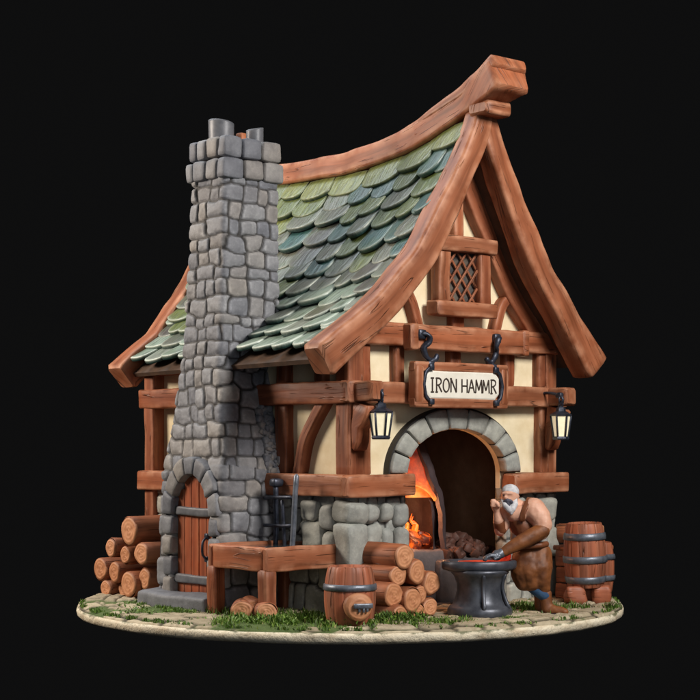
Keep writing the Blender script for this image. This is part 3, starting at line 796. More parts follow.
    mb = MB(); rbox(mb, (-.10, 1.50, 4.49), (.035, .05, .09), .02); mb.build('hot_brick', M['brick'], chim)
chimney()
# little arched door in the chimney foot
door = bpy.data.objects.new('door', None); COL.objects.link(door); door.parent = house; door.location = (-.655, DYC, .12)
mb = MB(); n = 5; pw = 2*DRH/n
for i in range(n):
    yc = -DRH+pw*(i+.5); top = DSP-.12+.41*(max(0, 1-(abs(yc)/DRH*.93)**1.8))**(1/1.8)
    sweep(mb, [(0, yc, 0), (0, yc, top)], pw-.006, .05, up=(1, 0, 0), r=.010, jit=.003)
mb.build('door_plank', M['door'], door)
for z in (.16, .80):
    beam('strap', (-.04, -.31, z), (-.04, .31, z), .045, .085, door, r=.02, jit=.008, m='pot')
mb = MB(); sweep(mb, spline([(-.03, -.20, .36), (-.085, -.2, .40), (-.085, -.2, .52), (-.03, -.2, .57)], 10), .024, .024, (0, 1, 0), .01, .002, seg=.03, round_=8)
rbox(mb, (-.035, -.2, .36), (.014, .028, .028), .01, jit=.002, n=2); rbox(mb, (-.035, -.2, .575), (.014, .028, .028), .01, jit=.002, n=2)
mb.build('handle', M['iron'], door)
st_ = thing('door_step', 'long worn grey stone slab on the grass below the arched plank door', 'step', HW(-.80, 1.5, 0), ANG)
mb = MB(); rbox(mb, (0, 0, .075), (.15, .56, .085), .04, jit=.016, n=9, nf=3); mb.build('slab', M['stone'], st_)

# ================================================================== SIGN
sg = thing('hanging_sign', 'framed wooden name board reading IRON HAMMR hung above the forge arch', 'sign', HW(1.17, -.21, 2.11), ANG)
SW, SH = .62, .205
mb = MB(); rbox(mb, (0, 0, 0), (SW-.03, .035, SH-.03), .015, jit=.003); mb.build('board', M['wood'], sg)
for (p0, p1, h_) in [((-SW, -.02, SH-.04), (SW, -.02, SH-.04), .095), ((-SW, -.02, -SH+.04), (SW, -.02, -SH+.04), .095)]:
    beam('sign_frame', p0, p1, .10, h_, sg, r=.018, jit=.004)
for x in (-1, 1):
    beam('sign_frame', (x*(SW-.055), -.022, -SH+.03), (x*(SW-.055), -.022, SH-.03), .10, .12, sg, up=(0, 1, 0), r=.018, jit=.004)
def octo(hx, hz, c, y): return [(-hx+c, y, -hz), (hx-c, y, -hz), (hx, y, -hz+c), (hx, y, hz-c), (hx-c, y, hz), (-hx+c, y, hz), (-hx, y, hz-c), (-hx, y, -hz+c)]
mb = MB(); a_ = octo(.485, .128, .055, -.045); b_ = octo(.485, .128, .055, -.066); c_ = octo(.472, .116, .052, -.072)
mb.add(a_+b_+c_, [[i, (i+1) % 8, 8+(i+1) % 8, 8+i] for i in range(8)]+[[8+i, 8+(i+1) % 8, 16+(i+1) % 8, 16+i] for i in range(8)]+[list(range(16, 24))], flat=True)
mb.build('name_plate', M['signface'], sg)
for x in (-1, 1):
    mb = MB(); pts = [(x*.425, -.075, .168), (x*.50, -.075, .11), (x*.522, -.075, 0), (x*.50, -.075, -.11), (x*.425, -.075, -.168)]
    sweep(mb, pts, .030, .03, (0, 1, 0), .008, .003, seg=.04)
    for z in (.16, -.16): rbox(mb, (x*.43, -.085, z), (.030, .02, .030), .012, jit=.004, n=2)
    mb.build('sign_bracket', M['iron'], sg)
# hand-drawn capitals
GL = {'I': (.045, [[(.0, 0), (.045, 0)], [(.022, 0), (.022, 1)], [(0, 1), (.045, 1)]]),
      'R': (.085, [[(.012, 0), (.012, 1)], [(0, 1), (.05, 1), (.075, .87), (.072, .66), (.045, .52), (.012, .5)], [(.04, .5), (.085, 0)], [(-.003, 0), (.03, 0)]]),
      'O': (.085, [[(.042, 0), (.01, .18), (.0, .5), (.01, .82), (.042, 1), (.074, .82), (.085, .5), (.074, .18), (.042, 0)]]),
      'N': (.075, [[(.0, 0), (.0, 1)], [(0, 1), (.075, 0)], [(.075, 0), (.075, 1)], [(-.012, 1), (.012, 1)]]),
      'H': (.075, [[(0, 0), (0, 1)], [(.075, 0), (.075, 1)], [(0, .5), (.075, .5)]]),
      'A': (.085, [[(0, 0), (.042, 1)], [(.042, 1), (.085, 0)], [(.018, .38), (.066, .38)]]),
      'M': (.092, [[(0, 0), (.008, 1)], [(.008, 1), (.046, .2)], [(.046, .2), (.084, 1)], [(.084, 1), (.092, 0)]])}
x = -.43; LH = .128
for ch, gap in (('I', .022), ('R', .018), ('O', .022), ('N', .075), ('H', .018), ('A', .016), ('M', .012), ('M', .020), ('R', 0)):
    wd, strokes = GL[ch]; wd *= .93
    mb = MB()
    for s_ in strokes:
        pts = [(x+a*.93, -.076, (b-.5)*LH-.004) for a, b in s_]
        if len(pts) > 2: pts = [tuple(p) for p in spline(pts, len(pts)*3)]
        sweep(mb, pts, .0135, .008, (0, 1, 0), .003, .0012, seg=.02)
    mb.build('letter', M['ink'], sg); x += wd+gap
for x, k in ((-.44, 1), (.47, -1)):
    mb = MB(); top = (x+(-.04*k), .02, .50)
    pts = spline([(x-.05*k, .05, .46), (x-.06*k, -.02, .47), (x-.01*k, -.06, .46), (x+.015*k, -.055, .39), (x-.03*k, -.03, .34), (x-.005*k, -.02, .27), (x+.06*k, -.03, .22)], 26)
    sweep(mb, pts, .052, .052, (.3, 1, .1), .015, .010, seg=.02, round_=9, nfreq=14)
    pts = spline([(x+.14*k, -.04, .285), (x+.10*k, -.035, .23), (x+.05*k, -.03, .215), (x+.025*k, -.03, .15)], 14)
    sweep(mb, pts, .050, .050, (.3, 1, .1), .015, .010, seg=.02, round_=9, nfreq=14)
    rbox(mb, (x-.045*k, .0, .465), (.05, .04, .05), .025, jit=.006, n=3); rbox(mb, (x+.03*k, -.035, .19), (.045, .035, .03), .02, jit=.008, n=3)
    mb.build('hanging_hook', M['iron'], sg)

# ================================================================== LANTERNS
def lantern(a, label):
    t = thing('wall_lantern', label, 'lantern', HW(a, -.34, 1.80), ANG, 'iron lanterns hung from the corbels')
    mb = MB(); K = 6
    def ring(r, z): return [(r*math.cos(2*math.pi*i/K+.3), r*math.sin(2*math.pi*i/K+.3), z) for i in range(K)]
    def frus(r0, z0, r1, z1):
        V = ring(r0, z0)+ring(r1, z1); mb.add(V, [[i, (i+1) % K, K+(i+1) % K, K+i] for i in range(K)]+[list(range(K))[::-1], [K+i for i in range(K)]], flat=True)
    frus(.075, -.20, .085, -.185); frus(.085, -.185, .078, -.165); mb.build('lantern_base', M['iron'], t); mb = MB(); frus(.105, .035, .112, .05); frus(.112, .05, .05, .085); frus(.05, .085, .045, .12); frus(.04, .12, .012, .14)
    mb.build('lantern_cap', M['iron'], t)
    g = MB(); V = ring(.066, -.166)+ring(.094, .036); g.add(V, [[i, (i+1) % K, K+(i+1) % K, K+i] for i in range(K)], flat=True); g.build('glass', M['lampglass'], t)
    mb = MB()
    for p0, p1 in zip(ring(.072, -.17), ring(.101, .04)): sweep(mb, [p0, p1], .017, .017, (0, 1, 0), .004, .001, seg=.1)
    mb.build('cage', M['iron'], t)
    mb = MB(); pts = spline([(0, .30, .235), (0, .20, .27), (0, .06, .255), (0, -.025, .22), (0, -.03, .175), (0, .01, .15), (0, .02, .13)], 20)
    sweep(mb, [(p[0]-.01, p[1]-.0, p[2]) for p in pts], .03, .03, (1, 0, 0), .01, .004, seg=.03, round_=8)
    for i in range(2):
        th = np.linspace(0, 2*math.pi, 12); cz = .155+.045*i
        sweep(mb, [(.028*math.cos(q) if i else 0, .0+(.0 if i else .028*math.cos(q)), cz+.032*math.sin(q)) for q in th], .016, .016, (0, 1, .2), .006, .001, seg=.02, round_=6, caps=False)
    rbox(mb, (0, .02, .245), (.03, .04, .03), .02, jit=.006, n=2)
    mb.build('hook', M['iron'], t)
lantern(.07, 'iron lantern hanging at the near corner, left of the name board')
lantern(2.475, 'iron lantern hanging at the far right corner, beside the right roof end')

# ================================================================== FORGE INSIDE
fg = thing('forge_furnace', 'domed dark stone furnace glowing orange inside the arch', 'furnace', HW(1.26, .62, 0), ANG)
mb = MB(); rbox(mb, (.0, 0, .27), (.46, .42, .27), .05, jit=.015, n=8, nf=4); mb.build('hearth', M['stone_d'], fg)
md = R(-118)
def shell(rfun, z0, z1, half, nm, mm, inner=False, k=30, n=46, join=None):
    G = np.zeros((k, n, 3))
    for i in range(k):
        f = i/(k-1); z = z0+(z1-z0)*f; r = rfun(z); hf = half(z)
        for j in range(n):
            th = md+hf+j/(n-1)*(2*math.pi-2*hf); q = np.array((math.cos(th)*3, math.sin(th)*3, z*4)); rr = r*(1+.05*float(fbm(q, 3, 2))+.045*float(fbm(q*2.5, 7, 2)))
            G[i, j] = (rr*math.cos(th), rr*math.sin(th), z)
    C = np.zeros((k, n, 4)); C[..., 3] = 1; C[..., 1] = .4
    mb = MB(); mb.grid(G, None, C, flip=inner)
    if join is not None:
        for e in (0, -1): mb.grid(np.stack([join[:, e], G[:, e]], 1), None, (0, .5, .5, 1), flip=(e == 0))
    mb.build(nm, M[mm], fg); return G
hf = lambda z: R(50)*(1-((z-.5)/1.25)**3)
# outer hood, glowing throat of the hood, dark fire chamber below it
OUT = shell(lambda z: .41*(1-((z-.5)/1.3)**2.0*.80), .50, 1.72, hf, 'hood', 'furnace')
shell(lambda z: .40*(1-((z-.5)/1.3)**2.0*.80)-.035, .50, 1.70, hf, 'hood_edge', 'furnace', True, join=OUT)
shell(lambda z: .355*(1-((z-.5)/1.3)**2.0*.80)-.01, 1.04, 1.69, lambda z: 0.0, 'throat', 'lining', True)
shell(lambda z: .30-.10*max(0, (z-.9)/.3)**2, .50, 1.20, lambda z: R(44)*(1-((z-.5)/.8)**4), 'fire_chamber', 'furnace', True)
mb = MB()
pts = [(.335*math.cos(md+a)*(1-.0*abs(a)), .335*math.sin(md+a), 1.05+.13*math.cos(a*2.2)) for a in np.linspace(-R(48), R(48), 16)]
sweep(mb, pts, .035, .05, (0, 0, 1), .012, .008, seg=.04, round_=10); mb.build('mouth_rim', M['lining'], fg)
mb = MB()
for i in range(34):
    r = random.uniform(0, .25); a = random.uniform(0, 6.28); rbox(mb, (r*math.cos(a), r*math.sin(a), .60+(.26-r)*.35+random.uniform(-.02, .02)), (random.uniform(.04, .07),)*3, .03, jit=.02, n=3, rot=Matrix.Rotation(random.random()*3, 4, 'X'))
mb.build('embers', M['ember'], fg)
for i in range(5):
    mb = MB(); a = i*1.3; x0, y0 = .10*math.cos(a)-.06, .10*math.sin(a)-.06
    hgt = random.uniform(.14, .22)
    sweep(mb, spline([(x0, y0, .68), (x0+.03, y0, .78), (x0-.02, y0+.02, .68+hgt*.6), (x0+.02, y0+.03, .68+hgt)], 10), [.04, .055, .05, .04, .032, .028, .022, .016, .01, .003], [.04, .05, .045, .04, .03, .026, .02, .014, .008, .003], (0, 1, 0), .01, .01, seg=.03, round_=9, caps=False)
    mb.build('flame', M['fire'], fg)
def lamp(kind, name, loc, energy, color, size=1, target=None, size_y=None, spread=None):
    l = bpy.data.lights.new(name, kind); l.energy = energy; l.color = color
    if kind == 'AREA':
        l.size = size
        if size_y: l.shape = 'RECTANGLE'; l.size_y = size_y
    elif kind == 'POINT': l.shadow_soft_size = size
    o = bpy.data.objects.new(name, l); COL.objects.link(o); o.location = loc
    if target is not None: o.rotation_euler = (Vector(target)-Vector(loc)).to_track_quat('-Z', 'Y').to_euler()
    return o
p = HW(1.13, .30, .92); lamp('POINT', 'fire_light', p, 15, (1, .40, .16), .08)

# coals on a low stone bench behind the anvil
cb = thing('coal_bench', 'low dark stone bench under the coal heap inside the forge', 'bench', HW(1.75, .42, 0), ANG)
mb = MB(); rbox(mb, (0, 0, .22), (.48, .30, .22), .05, jit=.015, n=8, nf=4); mb.build('block', M['stone_d'], cb)
mb = MB(); crd = random.Random(4)
for i in range(170):
    x = crd.gauss(0, .22); y = crd.gauss(0, .14)
    if abs(x) > .46 or abs(y) > .28: continue
    z = .45+.17*math.exp(-(x/.3)**2-(y/.2)**2)*crd.random()**.5
    rbox(mb, (x, y, z+.02), [crd.uniform(.028, .055) for _ in range(3)], .02, jit=.02, n=2, rot=Matrix.Rotation(crd.random()*3, 4, (crd.random(), crd.random(), .3)))
co = mb.build('coal_heap', M['coal'], None, 'stuff'); co.location = HW(1.75, .42, 0); co.rotation_euler = (0, 0, ANG)
co['label'] = 'heap of dark brown coals on the bench behind the anvil'; co['category'] = 'coal'

# ================================================================== LOGS
def log(name, label, group, c, axis, r, ln, m='bark'):
    """c = centre of the visible cut end, axis points out of the stack"""
    ax = Vector(axis).normalized(); t = thing(name, label, 'log', c, math.atan2(ax.y, ax.x), group)
    mb = MB(); sx_ = random.uniform(.92, 1.08)
    sweep(mb, [(-ln, 0, 0), (-.004, 0, 0)], 2*r*sx_, 2*r/sx_, (0, 0, 1), .012, .012, seg=.08, round_=22, bev=.010, caps=False, nfreq=3); mb.build('bark', M[m], t)
    for x, fl in ((.0, 1), (-ln-.004, -1)):
        mb = MB(); n = 26; sd = random.random()*9; V = []; C = []; v = random.random()
        for k, f in enumerate((.95, .90, .72, .5, .25)):
            for j in range(n):
                th = 2*math.pi*j/n; rr = r*f*(1+.035*math.sin(th*3+sd)+.02*math.sin(th*5+sd*2))
                V.append((x+fl*(-.012 if k == 0 else .004+.003*math.sin(th*4+sd+k)), rr*math.cos(th)*sx_, rr*math.sin(th)/sx_)); C.append((0, v, f*1.04, 1))
        V.append((x+fl*.002, 0, 0)); C.append((0, v, 0, 1)); F = []
        for k in range(4):
            for j in range(n):
                q = [k*n+j, k*n+(j+1) % n, (k+1)*n+(j+1) % n, (k+1)*n+j]; F.append(q if fl > 0 else q[::-1])
        for j in range(n):
            q = [4*n+j, 4*n+(j+1) % n, 5*n]; F.append(q if fl > 0 else q[::-1])
        mb.add(V, F, None, C); mb.build('cut_end', M['logend'], t)
    return t
NX = (SU, -CU, 0)       # facade normal
def facade_pt(a, n, z): return HW(a, -n, z)
ga = 'logs stacked in front of the right-hand plinth'
RL = [(.10, .62, .565, .115, 'topmost log of the stack between the barrel and the anvil'),
      (.04, .60, .400, .100, 'second log down on the left of the stack beside the anvil'),
      (-.03, .62, .235, .115, 'big log third from the top at the left of the stack beside the anvil'),
      (.27, .60, .420, .108, 'log just right of and below the topmost one, stack beside the anvil'),
      (.46, .59, .310, .108, 'rightmost upper log of the stack, nearest the anvil'),
      (.16, .66, .180, .112, 'large pale log in the middle of the stack behind the front barrel'),
      (.33, .58, .215, .082, 'thin log wedged in the middle of the stack beside the anvil'),
      (-.03, .70, .055, .095, 'bottom left log half sunk in grass, stack beside the anvil'),
      (.27, .62, .055, .085, 'bottom middle log of the stack, half hidden by grass'),
      (.45, .58, .095, .088, 'bottom right log of the stack, next to the anvil foot')]
for a, n_, z, r, lb in RL: log('log', lb, ga, facade_pt(a, n_, z), NX, r, n_-.10)
gb = 'logs stacked against the left side wall'
OX = (-CU, -SU, 0)
LL = [(2.62, .66, .69, .150, 'thickest log lying on top of the left stack by the arched door'),
      (2.40, .66, .47, .120, 'log under the thick top one, left stack by the arched door'),
      (2.40, .62, .22, .105, 'log beside the door jamb, low in the left stack'),
      (2.96, .66, .50, .095, 'small log at the upper left of the left stack'),
      (2.72, .64, .44, .092, 'thin log high in the left stack, left of the thick top one'),
      (3.15, .66, .275, .125, 'leftmost log of the left stack, large and pale'),
      (2.89, .66, .26, .105, 'middle log of the left stack'),
      (2.60, .68, .155, .135, 'large bottom log of the left stack, next to the stone step'),
      (3.02, .68, .085, .092, 'bottom left log of the left stack, on the paving edge'),
      (2.82, .60, .085, .080, 'bottom middle log of the left stack, set back')]
for t_, p_, z, r, lb in LL: log('log', lb, gb, HW(-p_, t_, z), OX, r, p_-.02)
gc = 'short logs under the trough'
for x, y, z, r, lb in [(-.945, -2.02, .10, .095, 'left one of three short logs by the trough leg'), (-.83, -1.98, .115, .088, 'middle one of three short logs by the trough leg'), (-.725, -2.10, .095, .092, 'right one of three short logs by the trough leg')]:
    log('short_log', lb, gc, (x, y, z), (.12+random.uniform(-.1, .1), -1, .0), r, .30)

# ================================================================== BARRELS
def barrel(loc, r, h, label, bung=False, rz=0.0, group='wooden barrels', tilt=0, hoops=(.22, .5, .8)):
    t = thing('barrel', label, 'barrel', loc, rz, group)
    if tilt: t.rotation_euler = (0, tilt, rz)
    ns = 14; bul = lambda f: r*(.80+.20*math.sin(math.pi*(.06+.88*f))**.9)
    n = ns*9; prof = [(bul(f)*(.97 if f in (0, 1) else 1), f*h) for f in np.linspace(0, 1, 20)]
    def fn(th, z, rr):
        ph = (th/(2*math.pi)*ns) % 1; g = np.minimum(ph, 1-ph); k = np.floor(th/(2*math.pi)*ns)
        return rr*(1-.035*np.exp(-(g/.045)**2)+.010*np.sin(k*12.9)+.004*np.sin(z*40+k*3))
    def cf(G, th, prof):
        C = np.zeros(G.shape[:2]+(4,)); k = np.floor(th/(2*math.pi)*ns); C[..., 1] = (np.sin(k*91.7)*.5+.5)[None]; C[..., 3] = 1
        ph = (th/(2*math.pi)*ns) % 1; g = np.minimum(ph, 1-ph); C[..., 0] = np.exp(-((g-.1)/.05)**2)[None]; return C
    mb = MB(); sd = random.random()*30; lathe(mb, prof, n, fn=fn, col=cf, seed=sd)
    q = [(bul(1)*.97, h), (bul(1)*.90, h+.004), (bul(1)*.87, h-.03), (bul(1)*.5, h-.032), (.005, h-.032)]; lathe(mb, q, 40)
    mb.build('staves', M['barrel'], t)
    for f in hoops:
        mb = MB(); hw = h*.055; rr = bul(f)
        lathe(mb, [(bul(f-.055)+.001, f*h-hw), (bul(f-.055)+.012, f*h-hw+.004), (rr+.014, f*h), (bul(f+.055)+.012, f*h+hw-.004), (bul(f+.055)+.001, f*h+hw)], 48); mb.build('hoop', M['steel'], t)
    if bung:
        mb = MB(); c = Vector((.3, -.95, 0)).normalized(); y_ = Vector((-c.y, c.x, 0))
        R3 = Matrix((tuple(y_), tuple(-c), (0, 0, 1))).transposed()
        rb = bul(.35)
        pz = Vector((0, 0, h*.36)); G = MB(); lathe(G, [(.118, -.06), (.122, .02), (.112, .036), (.06, .040), (.003, .041)], 30, fn=lambda th, z, r: r*(1+.03*np.sin(th*3)))
        mb.add([tuple(c*(rb+v[2]+.006)+pz+y_*v[0]+Vector((0, 0, v[1]))) for v in G.v], G.f, None, [(0, .4, min(1, math.hypot(v[0], v[1])/.125), 1) for v in G.v]); mb.build('patch', M['logend'], t)
        mb = MB(); rbox(mb, tuple(c*(rb+.062)+y_*.03+Vector((0, 0, h*.38))), (.085, .014, .022), .01, rot=R3, jit=.006, n=4)
        for k in (-1, 0, 1): rbox(mb, tuple(c*(rb+.062)+y_*(.03+k*.035)+Vector((0, 0, h*.32))), (.012, .012, .022), .008, rot=R3, jit=.004, n=2)
        mb.build('plate', M['steel'], t)
    return t
barrel((0.0, -2.27, .0), .222, .51, 'open-topped barrel with a patched side on the front grass', True, hoops=(.66,))
barrel((2.30, -.40, .17), .205, .62, 'tall banded barrel raised on stones at the right edge', rz=.7, tilt=-.04, hoops=(.12, .44, .80))
barrel((2.47, -.02, .08), .17, .50, 'smaller barrel half hidden behind the tall banded one', rz=.2, hoops=(.3, .72))
rk = Random = random.Random(3)
for (x, y, z, sx_, sy, sz, lb) in [(2.18, -.52, .085, .10, .09, .09, 'left reddish stone carrying the tall banded barrel'), (2.44, -.44, .085, .09, .09, .085, 'right reddish stone carrying the tall banded barrel'), (2.30, -.28, .085, .10, .09, .09, 'back reddish stone carrying the tall banded barrel')]:
    t = thing('footing_stone', lb, 'stone', (x, y, 0), 0, 'stones under the tall barrel'); mb = MB(); rbox(mb, (0, 0, z), (sx_, sy, sz), .05, jit=.03, n=5, nf=7); mb.build('stone_lump', M['barrel'], t)
# wooden chest and log behind the barrels
ct = thing('wooden_bin', 'reddish plank bin between the right corner and the barrels', 'bin', HW(2.72, -.42, 0), ANG)
for k in range(3): beam('bin_plank', (-.22, -.14, .10+k*.165), (.22, -.14, .10+k*.165), .05, .155, ct, r=.015, m='wood2')
for k in range(3): beam('bin_plank', (-.22, -.16, .10+k*.165), (-.22, .16, .10+k*.165), .05, .155, ct, r=.015, m='wood2')
for k in range(3): beam('bin_plank', (.22, -.16, .10+k*.165), (.22, .16, .10+k*.165), .05, .155, ct, r=.015, m='wood2')
beam('bin_lid', (-.25, 0, .53), (.25, 0, .53), .38, .05, ct, r=.015)
log('log', 'single log lying on the plank bin behind the tall barrel', 'log on the bin', HW(2.72+.20, -.50, .655), (.92, -.35, 0), .095, .46)

# ================================================================== TROUGH TABLE
tb = thing('water_trough', 'wooden trough on square legs full of dark water beside the chimney', 'trough', HW(-.48, .465, 0), ANG)
hx, hy, zt, hh = .425, .405, .655, .215
for s in (-1, 1):
    beam('trough_side', (-hx-.03, s*hy, zt-hh/2), (hx+.03, s*hy, zt-hh/2), .065, hh, tb, r=.018, jit=.005)
    beam('trough_side', (s*hx, -hy+.04, zt-hh/2), (s*hx, hy-.04, zt-hh/2), .065, hh-.004, tb, r=.018, jit=.005)
mb = MB(); mb.add([(-hx, -hy, zt-.2), (hx, -hy, zt-.2), (hx, hy, zt-.2), (-hx, hy, zt-.2)], [[0, 1, 2, 3]], flat=True); mb.build('trough_floor', M['wood2'], tb)
mb = MB(); mb.add([(-hx, -hy, zt-.028), (hx, -hy, zt-.028), (hx, hy, zt-.028), (-hx, hy, zt-.028)], [[0, 1, 2, 3]], flat=True); mb.build('water_fill', M['water'], tb)
for sx_ in (-1, 1):
    for sy in (-1, 1):
        beam('leg', (sx_*(hx-.02), sy*(hy-.03), 0), (sx_*(hx-.02), sy*(hy-.03), zt-.20), .125, .125, tb, up=(0, 1, 0), r=.02, m='wood2')
beam('iron_rod', HW(-.40, .34, .55), HW(-.38, .30, 1.29), .05, .05, None, r=.02, jit=.004, m='steel', round_=10)
o = bpy.data.objects['iron_rod']; o['label'] = 'straight grey iron bar standing upright in the trough'; o['category'] = 'iron bar'
rk = thing('tool_rack', 'dark iron rack with cross bars standing in the back of the trough', 'rack', HW(-.19, .74, 0), ANG)
mb = MB(); sweep(mb, [(-.08, .0, .47), (-.08, 0, 1.20)], .05, .05, (0, 1, 0), .015, .006, round_=9); mb.build('upright', M['iron'], rk)
mb = MB(); sweep(mb, [(-.08, -.14, .47), (-.10, -.12, 1.04)], .035, .035, (0, 1, 0), .012, .005, round_=9); mb.build('upright', M['iron'], rk)
for z in (1.06, .80): 
    mb = MB(); sweep(mb, [(-.10, -.26, z+.01), (-.10, .16, z)], .035, .035, (0, 0, 1), .012, .005, round_=9); mb.build('cross_bar', M['iron'], rk)
mb = MB(); rbox(mb, (-.08, 0, 1.20), (.06, .05, .04), .03, jit=.012, n=3); mb.build('finial', M['iron'], rk)

# ================================================================== ANVIL
av = thing('anvil', 'massive round-footed dark iron anvil with red-hot metal on top', 'anvil', (1.17, -1.58, 0), .15)
mb = MB()
lathe(mb, [(.005, .0), (.275, .0), (.292, .02), (.292, .075), (.275, .10), (.25, .115), (.225, .16), (.208, .24), (.21, .31), (.235, .375), (.26, .40), (.26, .43), (.005, .43)], 64,
      fn=lambda th, z, r: r*(1-.05*np.abs(np.sin(th*2+.4))**6*(1 if .1 < z < .39 else .0)))
mb.build('waist', M['anvil'], av)
for k in range(4):
    a = R(-95+k*60); mb = MB(); pr = [(.285, .09), (.25, .16), (.222, .25), (.225, .33), (.25, .395)]
    sweep(mb, spline([(r*math.cos(a), r*math.sin(a), z) for r, z in pr], 12), .035, .03, (math.cos(a), math.sin(a), 0), .012, .003, seg=.03); mb.build('rib', M['anvil'], av)
mb = MB(); lathe(mb, [(.005, .41), (.27, .415), (.325, .435), (.335, .455), (.335, .50), (.322, .512), (.29, .512), (.28, .496), (.005, .494)], 64, sy=.72,
      fn=lambda th, z, r: r*(1+.05*np.exp(-((np.mod(th, 2*math.pi)-math.pi)/.16)**2))); mb.build('face', M['anvil'], av)
mb = MB(); lathe(mb, [(.215, .493), (.205, .502), (.12, .505), (.005, .506)], 48, sy=.50, c=(.03, .07, 0), fn=lambda th, z, r: r*(1+.04*np.sin(th*5))); rbox(mb, (.24, .06, .54), (.06, .05, .045), .03, jit=.012, n=3); mb.build('hot_iron', M['hot'], av)

# ================================================================== GRASS
def grass():
    g = random.Random(11); V = []; F = []; C = []
    def blade(x, y, z, h, lean, a, w, v):
        o = len(V); dx, dy = math.cos(a), math.sin(a); px, py = -dy*w, dx*w
        V.extend([(x-px, y-py, z), (x+px, y+py, z), (x+px*.7+dx*lean*.4, y+py*.7+dy*lean*.4, z+h*.6), (x-px*.7+dx*lean*.4, y-py*.7+dy*lean*.4, z+h*.6), (x+dx*lean, y+dy*lean, z+h)])
        F.extend([[o, o+1, o+2, o+3], [o+3, o+2, o+4]]); C.extend([(0, v, 0, 1)]*5)
    def clump(x, y, n, sp, h, vb):
        for _ in range(n):
            r = abs(g.gauss(0, sp)); a = g.uniform(0, 6.28); X = x+r*math.cos(a); Y = y+r*math.sin(a)
            if X*X+Y*Y > (RD-.02)**2: continue
            hh = h*g.uniform(.4, 1.2)*math.exp(-(r/(sp*2.2))**2); blade(X, Y, .0, hh+.01, hh*g.uniform(.1, .9), g.uniform(0, 6.28), g.uniform(.004, .010), min(1, max(0, vb+g.gauss(0, .22))))
    for _ in range(46):   # along the front of the trough, barrel and logs
        x = g.uniform(-1.15, 1.0); clump(x, -2.28+.25*(x*.4)**2+g.gauss(0, .09), 60, .08, .062, .55)
    for k in range(16): clump(-.62+g.gauss(0, .25), -2.12+g.gauss(0, .1), 80, .09, .10, .5)
    for k in range(10): clump(.35+g.gauss(0, .12), -2.10+g.gauss(0, .08), 80, .08, .10, .3)
    for k in range(26):   # by the step
        p_ = HW(-1.0+g.gauss(0, .05), g.uniform(.95, 2.15)); clump(p_.x, p_.y, 45, .05, .045, .4)
    for k in range(16):
        p_ = HW(-.75+g.gauss(0, .1), g.uniform(.1, .9)); clump(p_.x, p_.y, 60, .08, .09, .3)
    for k in range(24): clump(1.65+g.gauss(0, .25), -1.15+g.gauss(0, .18), 60, .08, .08, .25)
    for k in range(18): clump(g.uniform(.8, 1.6), -1.88+g.gauss(0, .04), 34, .05, .035, .4)
    for k in range(60):  # rim fringe
        a = g.uniform(R(178), R(362)); r = RD-.04-abs(g.gauss(0, .04)); clump(r*math.cos(a), r*math.sin(a), 34, .04, .028, .35)
    for k in range(70):
        a = g.uniform(0, 6.28); r = RD*math.sqrt(g.random()); clump(r*math.cos(a), r*math.sin(a), 14, .04, .03, .3)
    mb = MB(); mb.add(V, F, None, C)
    o = mb.build('grass', M['grass'], None, 'stuff'); o['label'] = 'short green grass and moss between the paving stones'; o['category'] = 'grass'
    # broad-leafed ground cover as rounded leaf clumps
    mb = MB()
    for _ in range(900):
        x, y = [(g.gauss(-.7, .22), g.gauss(-2.22, .07)), (g.gauss(.42, .16), g.gauss(-2.12, .06)), (g.gauss(-.1, .5), g.gauss(-2.42, .06)), (g.gauss(-1.9, .12), g.gauss(-1.55, .06))][g.choice([0, 0, 1, 1, 2, 3])]
        if x*x+y*y > (RD-.03)**2: continue
        s = g.uniform(.012, .026); z = g.uniform(.01, .075); a = g.uniform(0, 6.28); t = g.uniform(.2, 1.2)
        q = Matrix.Rotation(a, 3, 'Z')@Matrix.Rotation(t, 3, 'X')
        P = [q@Vector(p) for p in ((0, 0, 0), (s*.5, s*.6, .1*s), (s*.35, s*1.3, 0), (0, s*1.7, -.1*s), (-s*.35, s*1.3, 0), (-s*.5, s*.6, .1*s))]
        mb.add([(p.x+x, p.y+y, p.z+z) for p in P], [[0, 1, 2, 3, 4, 5]], None, (0, min(1, max(0, g.gauss(.42, .2))), 0, 1))
    o = mb.build('ground_cover', M['grass'], None, 'stuff'); o['label'] = 'low leafy ground cover along the front edge'; o['category'] = 'plants'
grass()

# ================================================================== SMITH
sm = thing('person', 'bald muscular smith in leather apron and gauntlets stooping over the anvil', 'person', (1.82, -1.40, 0), 0)
def blob(mb, segs, n=14):
    """segs: chains of (x,y,z,r); capsules + joint spheres, fused later by a voxel remesh"""
    for ch in segs:
        for i, q in enumerate(ch):
            x, y, z, r = q[:4]; s3 = q[4] if len(q) > 4 else (1, 1, 1)
            prof = [(max(.0005, r*math.sin(math.pi*k/10)), -r*math.cos(math.pi*k/10)) for k in range(11)]
            G = MB(); lathe(G, prof, n)
            mb.add([(x+v[0]*s3[0], y+v[1]*s3[1], z+v[2]*s3[2]) for v in G.v], G.f)
            if i:
                a = np.array(ch[i-1][:3]); b2 = np.array((x, y, z)); k_ = max(2, int(np.linalg.norm(b2-a)/.018)); ra = ch[i-1][3]
                for f in np.linspace(0, 1, k_+1)[1:-1]:
                    c = a*(1-f)+b2*f; rr = ra*(1-f)+r*f; prof2 = [(max(.0005, rr*math.sin(math.pi*k/8)), -rr*math.cos(math.pi*k/8)) for k in range(9)]
                    G = MB(); lathe(G, prof2, 12); mb.add([(c[0]+v[0], c[1]+v[1], c[2]+v[2]) for v in G.v], G.f)
    return mb
